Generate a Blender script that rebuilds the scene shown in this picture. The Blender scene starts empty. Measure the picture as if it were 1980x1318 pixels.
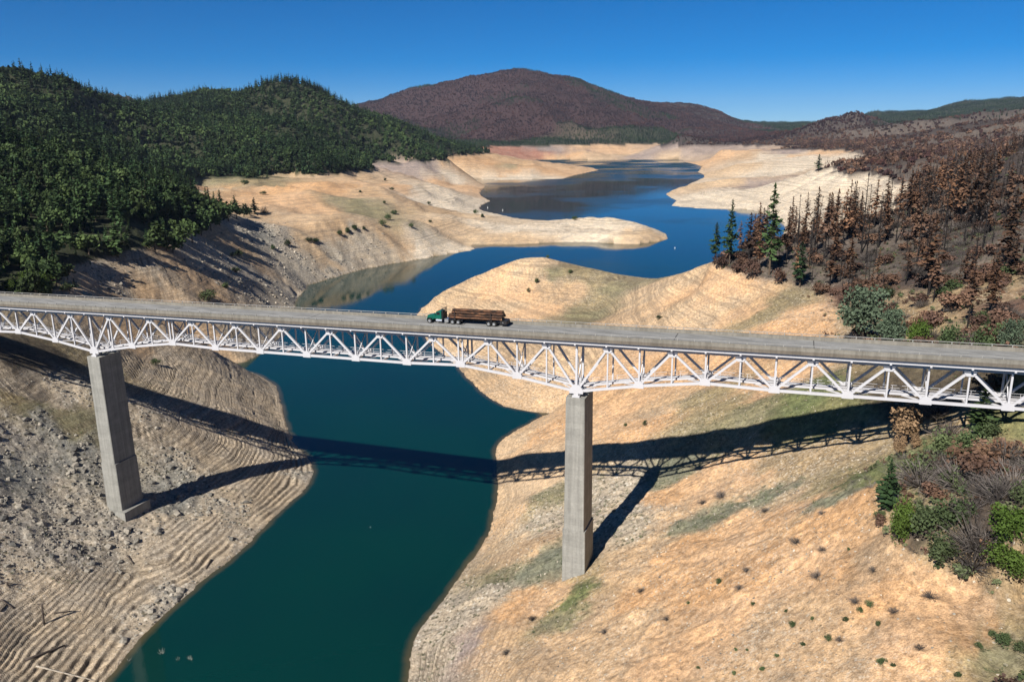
import bpy, math, random
import numpy as np
from mathutils import Matrix, Vector
random.seed(7)
rng = np.random.default_rng(7)
scn = bpy.context.scene
COL = scn.collection

# ------------------------------------------------------------------ camera
# a drone hovering about a hundred metres above the lake; water level is z = 0
H = 104.0
F, CX, CY = 1540.0, 990.0, 659.0           # focal length and centre in pixels of the 1980 x 1318 photograph
PITCH, ROLL = math.radians(14.6), math.radians(0.6)
_R0 = np.array([1, 0, 0.0]); _U0 = np.array([0, math.sin(PITCH), math.cos(PITCH)])
CW = np.array([0, math.cos(PITCH), -math.sin(PITCH)])
CR = _R0 * math.cos(ROLL) - _U0 * math.sin(ROLL)
CU = _U0 * math.cos(ROLL) + _R0 * math.sin(ROLL)
cam = bpy.data.objects.new('camera', bpy.data.cameras.new('camera'))
cam.data.sensor_width = 36.0
cam.data.lens = F / 1980.0 * 36.0
cam.data.clip_start = 1.0
cam.data.clip_end = 60000.0
cam.matrix_world = Matrix(((CR[0], CU[0], -CW[0], 0), (CR[1], CU[1], -CW[1], 0), (CR[2], CU[2], -CW[2], H), (0, 0, 0, 1)))
COL.objects.link(cam)
scn.camera = cam

# ------------------------------------------------------------------ daylight
# the bridge's own shadow on the lake gives the sun: it falls (0.628, 0.997) m per metre of drop
SUN_H = np.array([-0.645, -1.015])
SUN_EL = math.atan2(1.0, math.hypot(*SUN_H))
SUN_AZ = math.atan2(SUN_H[0], SUN_H[1])    # from +Y towards +X
world = bpy.data.worlds.new('World'); scn.world = world
world.use_nodes = True
wt = world.node_tree
sky = wt.nodes.new('ShaderNodeTexSky'); sky.sky_type = 'NISHITA'; sky.sun_disc = False
sky.sun_elevation = SUN_EL; sky.sun_rotation = SUN_AZ
sky.altitude = 0; sky.air_density = 0.55; sky.dust_density = 0.0; sky.ozone_density = 8.5
bg = wt.nodes['Background']; bg.inputs['Strength'].default_value = 0.05
hs = wt.nodes.new('ShaderNodeHueSaturation'); hs.inputs['Saturation'].default_value = 1.34      # the clear deep blue of a dry spring day
wt.links.new(sky.outputs['Color'], hs.inputs['Color']); wt.links.new(hs.outputs['Color'], bg.inputs['Color'])
sl = bpy.data.lights.new('sun', 'SUN'); sl.energy = 5.0; sl.angle = math.radians(0.53); sl.color = (1.0, 0.955, 0.88)
sun = bpy.data.objects.new('sun', sl); COL.objects.link(sun)
_sd = Vector((SUN_H[0], SUN_H[1], 1.0)).normalized()
sun.rotation_euler = _sd.to_track_quat('Z', 'Y').to_euler()
sun.location = (-300, -300, 600)
vs = scn.view_settings
vs.view_transform = 'Standard'; vs.look = 'None'; vs.exposure = 0.74; vs.gamma = 1.0
scn.cycles.max_bounces = 6; scn.cycles.diffuse_bounces = 1; scn.cycles.glossy_bounces = 3
scn.cycles.transparent_max_bounces = 8
scn.cycles.use_denoising = True

# ------------------------------------------------------------------ surveying helpers (photograph pixel -> point in the place)
def ray(px, py):
    return (px - CX) / F * CR - (py - CY) / F * CU + CW
def at_z(px, py, z=0.0):
    d = ray(px, py); t = (z - H) / d[2]
    return np.array([0, 0, H]) + d * t
def at_y(px, py, y):
    d = ray(px, py); t = y / d[1]
    return np.array([0, 0, H]) + d * t
def project(P):
    d = np.asarray(P, float) - np.array([0, 0, H]); w = d @ CW
    return np.stack([CX + F * (d @ CR) / w, CY - F * (d @ CU) / w, w], -1)

# bridge line: near truss top nodes, 12.2 m panels, k = 0 at the first pier and 10 at the second
B0 = np.array([-102.51, 189.03, 62.35]); BD = np.array([11.502, -4.066, 0.192]); PAN = 12.2
BU = BD[:2] / np.hypot(*BD[:2]); BN = np.array([-BU[1], BU[0]]); BSL = BD[2] / PAN
def bridge(s, t, z):
    xy = B0[:2] + BU * s + BN * t
    return np.array([xy[0], xy[1], B0[2] + BSL * s + z])

# ------------------------------------------------------------------ noise
def _hash(ix, iy, seed):
    h = (ix * 374761393 + iy * 668265263 + seed * 974634777) & 0xFFFFFFFF
    h = ((h ^ (h >> 13)) * 1274126177) & 0xFFFFFFFF
    return ((h ^ (h >> 16)) & 0xFFFF) / 32767.5 - 1.0
def vnoise(x, y, seed=0):
    x0 = np.floor(x).astype(np.int64); y0 = np.floor(y).astype(np.int64)
    fx = x - x0; fy = y - y0
    fx = fx * fx * fx * (fx * (fx * 6 - 15) + 10); fy = fy * fy * fy * (fy * (fy * 6 - 15) + 10)
    a = _hash(x0, y0, seed); b = _hash(x0 + 1, y0, seed); c = _hash(x0, y0 + 1, seed); d = _hash(x0 + 1, y0 + 1, seed)
    return (a * (1 - fx) + b * fx) * (1 - fy) + (c * (1 - fx) + d * fx) * fy
def fbm(x, y, octs=4, seed=0, gain=0.5):
    s = 0.0; a = 1.0; t = 0.0
    for o in range(octs):
        c, q = math.cos(0.7 * o), math.sin(0.7 * o)
        s = s + a * vnoise((x * c - y * q) * 2 ** o + 17.3 * o, (x * q + y * c) * 2 ** o - 9.1 * o, seed + o); t += a; a *= gain
    return s / t
def smooth(a, b, x):
    t = np.clip((x - a) / (b - a), 0, 1); return t * t * (3 - 2 * t)
# ------------------------------------------------------------------ the lake's shoreline and the hills
# the lake outline, walked with the water on one side; hidden stretches behind the spits are included
SHORE = [(205,1318),(238,1275),(270,1235),(300,1205),(320,1185),(350,1160),(385,1128),(420,1100),(455,1075),(480,1050),(500,1030),(520,1010),
 (540,990),(560,970),(580,955),(596,938),(607,915),(603,895),(592,880),(578,866),(566,850),(556,830),(549,805),(545,785),(540,765),(533,748),(520,736),
 (500,726),(478,718),(455,714),(440,706),(470,700),(500,687),(535,660),(556,632),(569,600),(574,575),(600,550),(650,535),(700,521),(760,510),(820,500),(870,491),(905,486),(917,482),
 (912,477),(905,472),(930,474),(960,474),(1000,473),(1050,470),(1100,468),(1150,468),(1200,472),(1225,472),(1250,470),(1275,467),(1288,463),(1292,459),
 (1284,450),(1262,441),(1235,432),(1205,427),(1180,425),(1140,427),(1100,429),(1050,427),(1010,423),(985,419),(960,413),(940,409),(924,404),
 (932,396),(949,389),(940,384),(929,379),(928,372),(933,365),(938,360),(925,354),(905,350),(880,347.5),(845,346),(842,344.5),(880,345.5),(939,347),(975,348.5),(1000,348),(1030,347),(1060,346.5),(1089,346),(1110,339),(1140,333),(1158,329),
 (1145,324),(1110,320),(1075,317),(1040,313.5),(1020,311),(1045,309),(1100,309),(1160,310),(1220,309),(1280,309),(1320,309.5),(1322,313),(1345,318),(1358,323),(1352,330),(1348,332),(1361,338),(1361,343),(1340,352),(1323,361),
 (1300,368),(1287,375),(1295,381),(1308,387),(1302,394),(1299,398),(1320,401),(1350,403),(1380,404),(1410,404),(1440,405),(1470,410),(1500,420),(1520,440),(1510,470),(1490,520),(1450,560),(1400,572),(1350,572),(1300,571),
 (1250,569),(1205,562),(1170,550),(1130,532),(1090,518),(1050,512),(1000,520),(955,535),(905,555),(865,573),(835,585),(815,596),(808,606),
 (812,625),(818,645),(830,664),(848,678),(866,690),(882,706),(896,722),(912,740),(930,757),(950,772),(975,785),(1000,791),(1030,796),(1060,798),(1066,800),(1045,806),
 (1020,820),(1000,831),(980,843),(965,854),(959,868),(960,885),(961,905),(963,930),(962,955),(957,985),(953,1005),(945,1030),(935,1050),(920,1072),(905,1090),
 (888,1115),(870,1140),(855,1162),(840,1180),(822,1202),(808,1222),(798,1245),(795,1265),(791,1290),(789,1318),(783,1400),(770,1500),(740,1650),(560,1900),(60,1700),(70,1500),(150,1385)]

# heights: (px, py, z) on a slope whose height is known or judged
CTRL_Z = [
 # left bank under and before the bridge (from the bridge's shadow)
 (245,737,25),(350,770,17.5),(450,797,11.5),(545,832,2.5),(250,768,22.5),(350,800,15.2),(450,832,8),(45,706,40),(177,747,32),(300,790,22.5),(450,845,9.2),(560,880,2),
 (225,989,10.3),(110,690,37),(0,700,43),(0,760,37),(100,760,33),(0,850,29),(100,850,25),(0,900,25),(0,1000,19),(100,950,17),(0,1100,13),(100,1080,10.5),(0,1200,8.5),(100,1200,5),(0,1318,5),(100,1318,2.4),(-200,1000,27),(-200,1318,14),(-200,800,42),
 (320,940,9),(400,950,6),(480,930,4.5),(540,915,2.5),(330,1020,5.5),(400,1000,4.5),(250,1100,3.4),(330,1080,3.5),
 (379,672,20),(430,690,12),(466,705,6),(300,700,22.5),(400,720,15.5),(470,745,8.5),(505,760,4.5),(380,690,18.5),
 # left bank behind the bridge
 (300,640,29),(200,640,35),(400,650,21),(460,650,13),(300,570,41),(300,540,44.5),(250,560,44.5),(200,540,46.8),(350,510,45.5),(400,535,38),(160,555,46.5),(160,575,45),(60,575,48),(400,560,32),(470,560,17),(520,570,9),(440,600,20),(330,520,44.5),(250,530,46),
 (400,500,42.5),(460,520,33),(520,500,26),(560,540,9),(600,500,19),(560,470,33),(500,450,40),(620,458,33),(680,443,33),(720,440,30),(780,437,25),(830,440,18),(870,455,8),(700,480,18),(780,475,10),(660,505,8),(850,478,5),
 # tan hills left of the upper lake
 (490,428,46),(520,412,36),(560,412,34),(610,412,32),(655,408,31),(700,400,29),(690,374,35),(705,354,44),(600,350,48),(640,355,46),(560,352,47),(730,360,44),(520,400,40),(600,372,44),(540,372,43),(660,402,36),(700,372,39),(760,362,38),(820,355,32),(870,353,17),(905,360,9),(880,372,11),(820,385,20),(760,400,27),(700,415,33),(840,405,12),(880,415,8),(900,395,7),(640,425,37),(580,440,38),(800,420,18),(915,412,5.5),
 (440,416,54.5),(468,412,53),(410,420,56),(330,372,41),(400,372,42),(290,352,46),(450,380,42),(440,352,46),(380,355,45),
 # middle peninsula
 (1180,422.5,13),(1220,432,12),(1255,444,9),(1280,455,4),(1100,428,9),(1050,425,10),(1000,421,10),(960,428,12),(940,440,12),(1000,445,10),(1100,450,7),(1180,450,9),(1230,455,7),(920,460,5),
 # far left peninsula
 (760,332,30),(800,325,36),(860,330,20),(900,322,26),(960,325,20),(1020,330,14),(1060,328,13),(1090,325,12),(1125,328,5),(720,335,34),
 # right near peninsula
 (1050,580,17),(950,575,13),(880,600,8),(1100,600,16),(1140,592,16.5),(1150,620,14),(1050,640,13),(950,640,9),(900,660,6),(1000,700,8),(1100,700,11),(1060,760,5),(1130,760,13),(1200,700,20),(1250,640,25),(1180,570,21),(1250,580,28),(1300,600,33),(1400,620,37),(1350,560,38),(1450,570,44),(1500,620,45),(1400,700,32),(1300,760,26),(1500,740,40),(1600,700,47),(1250,800,22),
 (1000,881,6),(1080,870,11.5),(1160,855,18.5),(1300,843,27),(1400,826,33.5),(1500,806,40),(1600,786,45.5),(1650,779,48),(1000,905,5.5),(1160,888,17),(1300,880,24),(1400,872,29.5),(1500,855,36),(1600,838,42),(960,928,1.5),(1080,918,10.5),(1160,914,15.5),(1300,910,22.5),(1400,890,30),(1560,868,40),(1700,862,46),
 (1115,1112,15),(1040,1050,11.5),(1000,980,7),(1180,1000,17.5),(1250,980,21),(1050,1200,13),(950,1200,8),(900,1300,7),(1000,1318,15),(1150,1250,20.5),(1300,1100,26),(1250,1200,25),(1400,1000,29.5),(1400,1318,33),(1550,950,38.5),(1500,1150,37),(1600,1250,41),(1650,1050,44.5),(1750,1200,46),(1850,1250,47.5),(1980,1318,46.5),(1200,1318,24),(1200,1500,26),(1600,1600,42),(2200,1500,50),
 # right hill above the old high-water line
 (1800,900,52.5),(1900,860,53),(1980,860,54),(2060,840,55),(1900,1000,56),(1980,1000,58.5),(1850,780,53.5),(2100,860,57),(2100,1000,60),(2100,1150,58),(1750,700,54.5),(1850,660,59),(1980,650,63),(2150,600,76),(1700,590,54),(1800,560,58.5),(1900,560,64),(1980,540,68),(2150,500,84),(1600,520,53.5),(1700,500,57),(1800,480,62),(1900,450,70),(1980,430,76),(2150,400,92),
 (1575,328,49),(1602,332,50.5),(1650,338,50.5),(1700,341,50.5),(1800,345,50.5),(1900,348,51),(1980,351,52),(1700,312,64),(1800,310,71),(1900,300,82),(1980,290,94),(2150,270,112),(1640,315,56),(1440,490,52.5),(1520,465,55),(1600,450,57),(1700,425,62),(1780,402,67)]
CTRL_Z += [(px, py, 49.5) for px, py in [(-60,610),(0,596),(60,580),(130,556),(165,515),(200,500),(260,494),(330,488),(385,470),(420,455),(440,437),(465,424),(490,416),
 (400,341),(440,345),(480,346),(520,342),(560,338),(600,339),(640,337),(685,333),(270,341),(310,341),(350,341),
 (1376,509),(1420,522),(1480,538),(1540,552),(1590,578),(1615,610),(1630,650),(1690,905),(1700,960),(1730,1020),(1770,1062),(1830,1092),(1900,1112),(1980,1140),(2100,1260)]]
# (px, py, forward distance): ridge lines and faces seen against something farther
CTRL_Y = [
 (1050,496,480),(1000,503,470),(1100,508,470),(1140,519,455),(1180,533,440),(1210,543,432),(1250,545,415),(1290,537,390),(1330,526,360),(950,520,485),(900,543,488),(860,562,482),(830,577,470),
 (1850,392,430),(1980,352,430),(2150,320,430),(1620,415,640),(1750,385,700),(1980,355,800),
 # near left forest hill
 (0,268,560),(-150,235,600),(100,298,560),(200,348,570),(300,388,570),(400,412,560),(0,360,430),(150,400,430),(0,450,330),(150,450,380),(300,430,450),(80,500,340),(-150,400,380),(-150,500,300),
 # big left hill
 (-150,130,1150),(0,150,1150),(60,160,1150),(120,172,1170),(170,186,1220),(220,215,1250),(100,230,950),(220,270,1000),(0,230,900),(300,290,1080),(330,250,1300),(420,250,1450),(240,322,930),
 (180,185,2500),(300,186,2500),(360,190,2450),(420,190,2250),(260,215,1900),(360,215,1900),
 # dome
 (480,172,1980),(520,156,1950),(560,149,1930),(600,150,1930),(630,160,1930),(700,199,1960),(760,226,1960),(800,243,1960),(860,266,1930),(920,284,1880),(980,298,1820),(560,240,1500),(470,240,1560),(640,262,1500),(560,300,1200),(450,300,1200),(620,308,1180),(700,262,1750),(780,280,1760),
 (672,305,1560),(700,304,1640),(750,304,1660),(800,304,1680),(850,302,1720),(900,299,1770),
 # far shore bank and the burned mountain
 (985,285,3500),(1050,284,3560),(1100,284,3560),(1200,285,3560),(1300,286,3500),(1360,287,3450),(1020,300,3300),(1200,300,3400),
 (640,225,5200),(720,199,5300),(760,186,5300),(800,170,5300),(870,158,5300),(960,140,5300),(985,134,5300),(1010,132,5300),(1040,134,5300),(1100,149,5350),(1150,168,5400),(1210,194,5500),(1260,195,5800),(1300,196,5800),(1350,203,5800),(1400,219,5800),(1455,245,5800),
 (900,215,4500),(1010,200,4400),(1100,215,4400),(1200,236,4300),(900,255,4000),(1050,255,3900),(1200,262,3900),(1300,255,4400),(820,235,4800),(1350,262,4200),
 # right: tan promontories
 (1360,300,2500),(1395,291,2500),(1430,292,2500),(1340,312,2420),(1400,306,2350),(1450,300,2350),(1420,320,1950),(1370,345,1440),(1400,339,1450),(1430,350,1420),(1460,365,1300),(1360,375,1280),(1420,390,1150),(1480,345,1600),(1530,330,1750),(1500,310,2000),(1550,305,2000),(1600,345,1330),(1560,370,1150),(1600,390,960),(1650,375,980),(1500,385,1100),
 (1450,291,2600),(1538,292,2600),(1590,315,1650),
 # right: burned hills rank behind rank
 (1650,290,2100),(1750,272,2050),(1850,258,2000),(1980,238,1950),(2150,215,1900),(1500,280,3000),(1400,276,3300),(1600,270,2900),(1450,262,3900),(1550,258,3800),(1640,255,3500),(1750,248,3200),(1850,235,3000),(1980,222,2900),(2150,200,2900),
 (1430,244,5300),(1455,254,5000),(1490,254,5200),(1530,252,5300),(1560,252,5300),(1600,252,5300),(1650,248,5100),(1480,256,4500),(1560,256,4700),(1480,248,5800),(1520,238,6200),(1560,241,6400),(1600,243,6400),(1640,238,6200),(1670,222,6000),(1690,213,6000),(1740,222,6000),(1780,223,6000),(1850,198,6000),(1920,193,6000),(1980,188,6000),(2150,180,6000),
 (-200,150,4000)]
# valleys and country out of sight, as plain points (x, y, z)
CTRL_P = [(-560,900,44),(-500,800,46),(140,520,20),(210,560,30),(300,640,45),(230,470,48),(-900,1700,150),(-200,3200,60),(300,3300,30),(700,3300,90),(1400,3300,160),(-2500,3500,300),
 (-1000,5000,200),(-3000,6000,250),(-6000,8000,200),(0,7500,60),(0,8500,50),(3000,8500,50),(6000,8000,120),(0,14000,50),(7000,12000,50),(-7000,12000,50),(2200,8500,60),(1500,7500,60),(160,110,58),(180,60,70),(140,50,64),(139,104,55),(104,116,54.5),(93,112,53.5),(90,40,60),(-220,60,40),(-140,50,18),(-60,45,-6),(0,48,6),(40,48,30),(-260,180,70),(-330,260,95),(-195,225,56),(-160,215,49)]

def polar(P):
    P = np.asarray(P, float)
    return np.stack([np.arctan2(P[..., 0], P[..., 1]), np.log(np.hypot(P[..., 0], P[..., 1]))], -1)

shore_xy = np.array([at_z(px, py, 0)[:2] for px, py in SHORE])
shore_lp = polar(shore_xy)
def resample(lp, step):
    out = []
    for i in range(len(lp)):
        a, b = lp[i], lp[(i + 1) % len(lp)]
        m = max(1, int(np.linalg.norm(b - a) / step))
        for j in range(m): out.append(a + (b - a) * j / m)
    return np.array(out)
sh = resample(shore_lp, 0.035)
cp = [at_z(*c) for c in CTRL_Z] + [at_y(*c) for c in CTRL_Y] + [np.array(c, float) for c in CTRL_P]
cp = np.array(cp)
cl = np.concatenate([sh, polar(cp)]); cz = np.concatenate([np.zeros(len(sh)), cp[:, 2]])
# merge near-coincident points so the system stays well conditioned
keep = []
for i in range(len(cl)):
    if not keep or np.min(np.sum((cl[keep] - cl[i]) ** 2, 1)) > 0.008 ** 2: keep.append(i)
cl, cz = cl[keep], cz[keep]
def kern(A, B):
    return -np.sqrt(np.maximum(0, np.sum(A * A, 1)[:, None] + np.sum(B * B, 1)[None] - 2 * A @ B.T) + 1e-5)
n_ = len(cl)
K = np.zeros((n_ + 3, n_ + 3)); K[:n_, :n_] = kern(cl, cl) + np.eye(n_) * 4e-4
K[:n_, n_] = 1; K[:n_, n_ + 1:] = cl; K[n_:, :n_] = K[:n_, n_:].T
wgt = np.linalg.solve(K, np.concatenate([cz, np.zeros(3)]))

TH0, TH1, NT = math.radians(-46), math.radians(46), 1000
R_ = np.concatenate([np.geomspace(45, 105, 60, endpoint=False), np.geomspace(105, 300, 480, endpoint=False), np.geomspace(300, 700, 170, endpoint=False), np.geomspace(700, 14000, 210)])
NR = len(R_)
TH = np.linspace(TH0, TH1, NT); LR = np.log(R_)
# coarse field, then smooth upsampling
NTc, NRc = 420, 520
THc = np.linspace(TH0, TH1, NTc); LRc = np.linspace(LR[0], LR[-1], NRc)
gc = np.stack(np.meshgrid(THc, LRc), -1).reshape(-1, 2)
zc = np.concatenate([kern(g, cl) @ wgt[:n_] + wgt[n_] + g @ wgt[n_ + 1:] for g in np.array_split(gc, 30)])
def seg_sdf(pts, poly):
    best = np.full(len(pts), 1e9); inside = np.zeros(len(pts), bool)
    for i in range(len(poly)):
        a, b = poly[i], poly[(i + 1) % len(poly)]
        ab = b - a; t = np.clip(((pts - a) @ ab) / max(ab @ ab, 1e-12), 0, 1)
        d = pts - a - t[:, None] * ab
        best = np.minimum(best, d[:, 0] ** 2 + d[:, 1] ** 2)
        c = (a[1] > pts[:, 1]) != (b[1] > pts[:, 1])
        if c.any():
            inside ^= c & (pts[:, 0] < ab[0] * (pts[:, 1] - a[1]) / (ab[1] if ab[1] else 1e-12) + a[0])
    return np.sqrt(best) * np.where(inside, -1, 1)
sc = seg_sdf(gc, resample(shore_lp, 10.0))
def upsample(f, cubic=True):
    f = f.reshape(NRc, NTc)
    def along(g, x, axis):
        n = g.shape[axis]; i = np.clip(np.floor(x).astype(int), 0, n - 2); t = x - i
        tk = lambda j: np.take(g, np.clip(j, 0, n - 1), axis)
        sh_ = (-1, 1) if axis == 0 else (1, -1); t = t.reshape(sh_)
        if not cubic: return tk(i) * (1 - t) + tk(i + 1) * t
        p0, p1, p2, p3 = tk(i - 1), tk(i), tk(i + 1), tk(i + 2)
        return p1 + 0.5 * t * (p2 - p0 + t * (2 * p0 - 5 * p1 + 4 * p2 - p3 + t * (3 * (p1 - p2) + p3 - p0)))
    g = along(f, (LR - LRc[0]) / (LRc[1] - LRc[0]), 0)
    return along(g, (TH - THc[0]) / (THc[1] - THc[0]), 1)
Zb = upsample(zc); SD = upsample(sc, False)
TT, RR = np.meshgrid(TH, R_)
XX = RR * np.sin(TT); YY = RR * np.cos(TT)
SD = SD * RR                                    # signed distance to the shore in metres, negative in the lake
SD = SD + np.minimum(RR * 0.004, 3.2) * fbm(TT * 60, np.log(RR) * 60, 6, 3, .62)
# land stands clear of the water and never rises from it steeper than a bank can
land = SD > 0
Zl = np.maximum(Zb, 0.055 * np.minimum(SD, 60)); Zl = np.minimum(Zl, 0.15 + 0.8 * SD)
# ridges and gullies of the hills, rougher the higher they stand above the old water line
hi = smooth(52, 120, Zb)
rg = 1 - np.abs(fbm(XX / 520, YY / 520, 4, 11)) * 2.2
rg2 = 1 - np.abs(fbm(XX / 170, YY / 170, 4, 12)) * 2.2
far = smooth(900, 3000, RR)
Zl = Zl + hi * (far * (34 + 22 * (1 - smooth(4300, 5000, RR))) * (1 - .6 * smooth(4700, 5600, RR)) * (rg - 0.62) + (0.35 + 0.65 * far) * 13 * (rg2 - 0.6))
up = smooth(0.5, 9, SD)
Zl = Zl + up * (0.55 * fbm(XX / 14, YY / 14, 4, 21) + smooth(300, 900, RR) * 2.2 * (1 - hi) * fbm(XX / 60, YY / 60, 4, 22))
# washed hollows and spurs of the bare banks farther off
rg3 = 1 - np.abs(fbm(XX / 130, YY / 130, 4, 13)) * 2.4
Zl = Zl + smooth(420, 800, RR) * (1 - smooth(46, 60, Zb)) * smooth(4, 70, SD) * 9.0 * (rg3 - .62)
Zl = np.where(land, np.maximum(Zl, .04 * np.minimum(SD, 50)), Zl)
Z = np.where(land, Zl, -np.minimum(0.05 - 0.30 * SD, 14.0))
def lookup(f, x, y):
    th = np.arctan2(x, y); r = np.hypot(x, y)
    i = np.clip(np.interp(r, R_, np.arange(NR)), 0, NR - 1.001); j = np.clip((th - TH0) / (TH1 - TH0) * (NT - 1), 0, NT - 1.001)
    i0 = np.floor(i).astype(int); j0 = np.floor(j).astype(int); a = i - i0; b = j - j0
    return (f[i0, j0] * (1 - b) + f[i0, j0 + 1] * b) * (1 - a) + (f[i0 + 1, j0] * (1 - b) + f[i0 + 1, j0 + 1] * b) * a
def ground_z(x, y): return lookup(Z, np.asarray(x, float), np.asarray(y, float))
def hit(px, py):
    """the point of the ground seen at a pixel of the photograph"""
    d = ray(px, py); d = d / math.hypot(d[0], d[1])
    i = np.arange(0, NR); z = H + d[2] * R_
    gz = lookup(Z, d[0] * R_, d[1] * R_)
    below = np.nonzero(np.maximum(gz, 0) >= z)[0]
    k = below[0] if len(below) else NR - 1
    if k == 0: r = R_[0]
    else:
        a, b = z[k - 1] - gz[k - 1], gz[k] - z[k]
        r = R_[k - 1] + (R_[k] - R_[k - 1]) * np.clip(a / max(a + b, 1e-6), 0, 1)
    return np.array([d[0] * r, d[1] * r, max(float(ground_z(d[0] * r, d[1] * r)), 0.0)])

# ------------------------------------------------------------------ what the ground is made of
SOIL = {  # base colour, terracing, roughness, rubble
 'tan': (.43,.295,.175, .4,.4,.2), 'sand': (.50,.36,.225, .5,.25,.1), 'orange': (.46,.275,.14, .15,.35,.15), 'peach': (.52,.33,.185, .3,.3,.1), 'pale': (.56,.475,.365, .5,.3,.1),
 'greytan': (.385,.32,.24, 1,.6,.3), 'step': (.39,.315,.225, 1,.35,.1), 'rock': (.30,.265,.215, .25,1,1), 'slate': (.215,.205,.175, .1,1,1), 'scree': (.34,.285,.215, .2,.8,.9),
 'weed': (.20,.18,.105, .6,.6,.3), 'teal': (.165,.165,.115, .2,.6,.3), 'olive': (.25,.20,.11, .6,.6,.2), 'green': (.12,.135,.06, .1,.6,.1), 'red': (.30,.125,.08, .3,.4,.1), 'mauve': (.25,.20,.18, .4,.4,.2),
 'floor': (.035,.04,.022, 0,.8,.2), 'duff': (.075,.06,.042, 0,.8,.3), 'char': (.052,.042,.038, 0,.8,.3), 'ash': (.115,.094,.078, 0,.8,.4), 'burn': (.12,.075,.055, 0,.8,.3), 'dry': (.26,.19,.11, 0,.7,.3), 'plum': (.042,.023,.023, 0,.8,.2), 'lawn': (.155,.15,.07, 0,.7,.2)}
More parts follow.
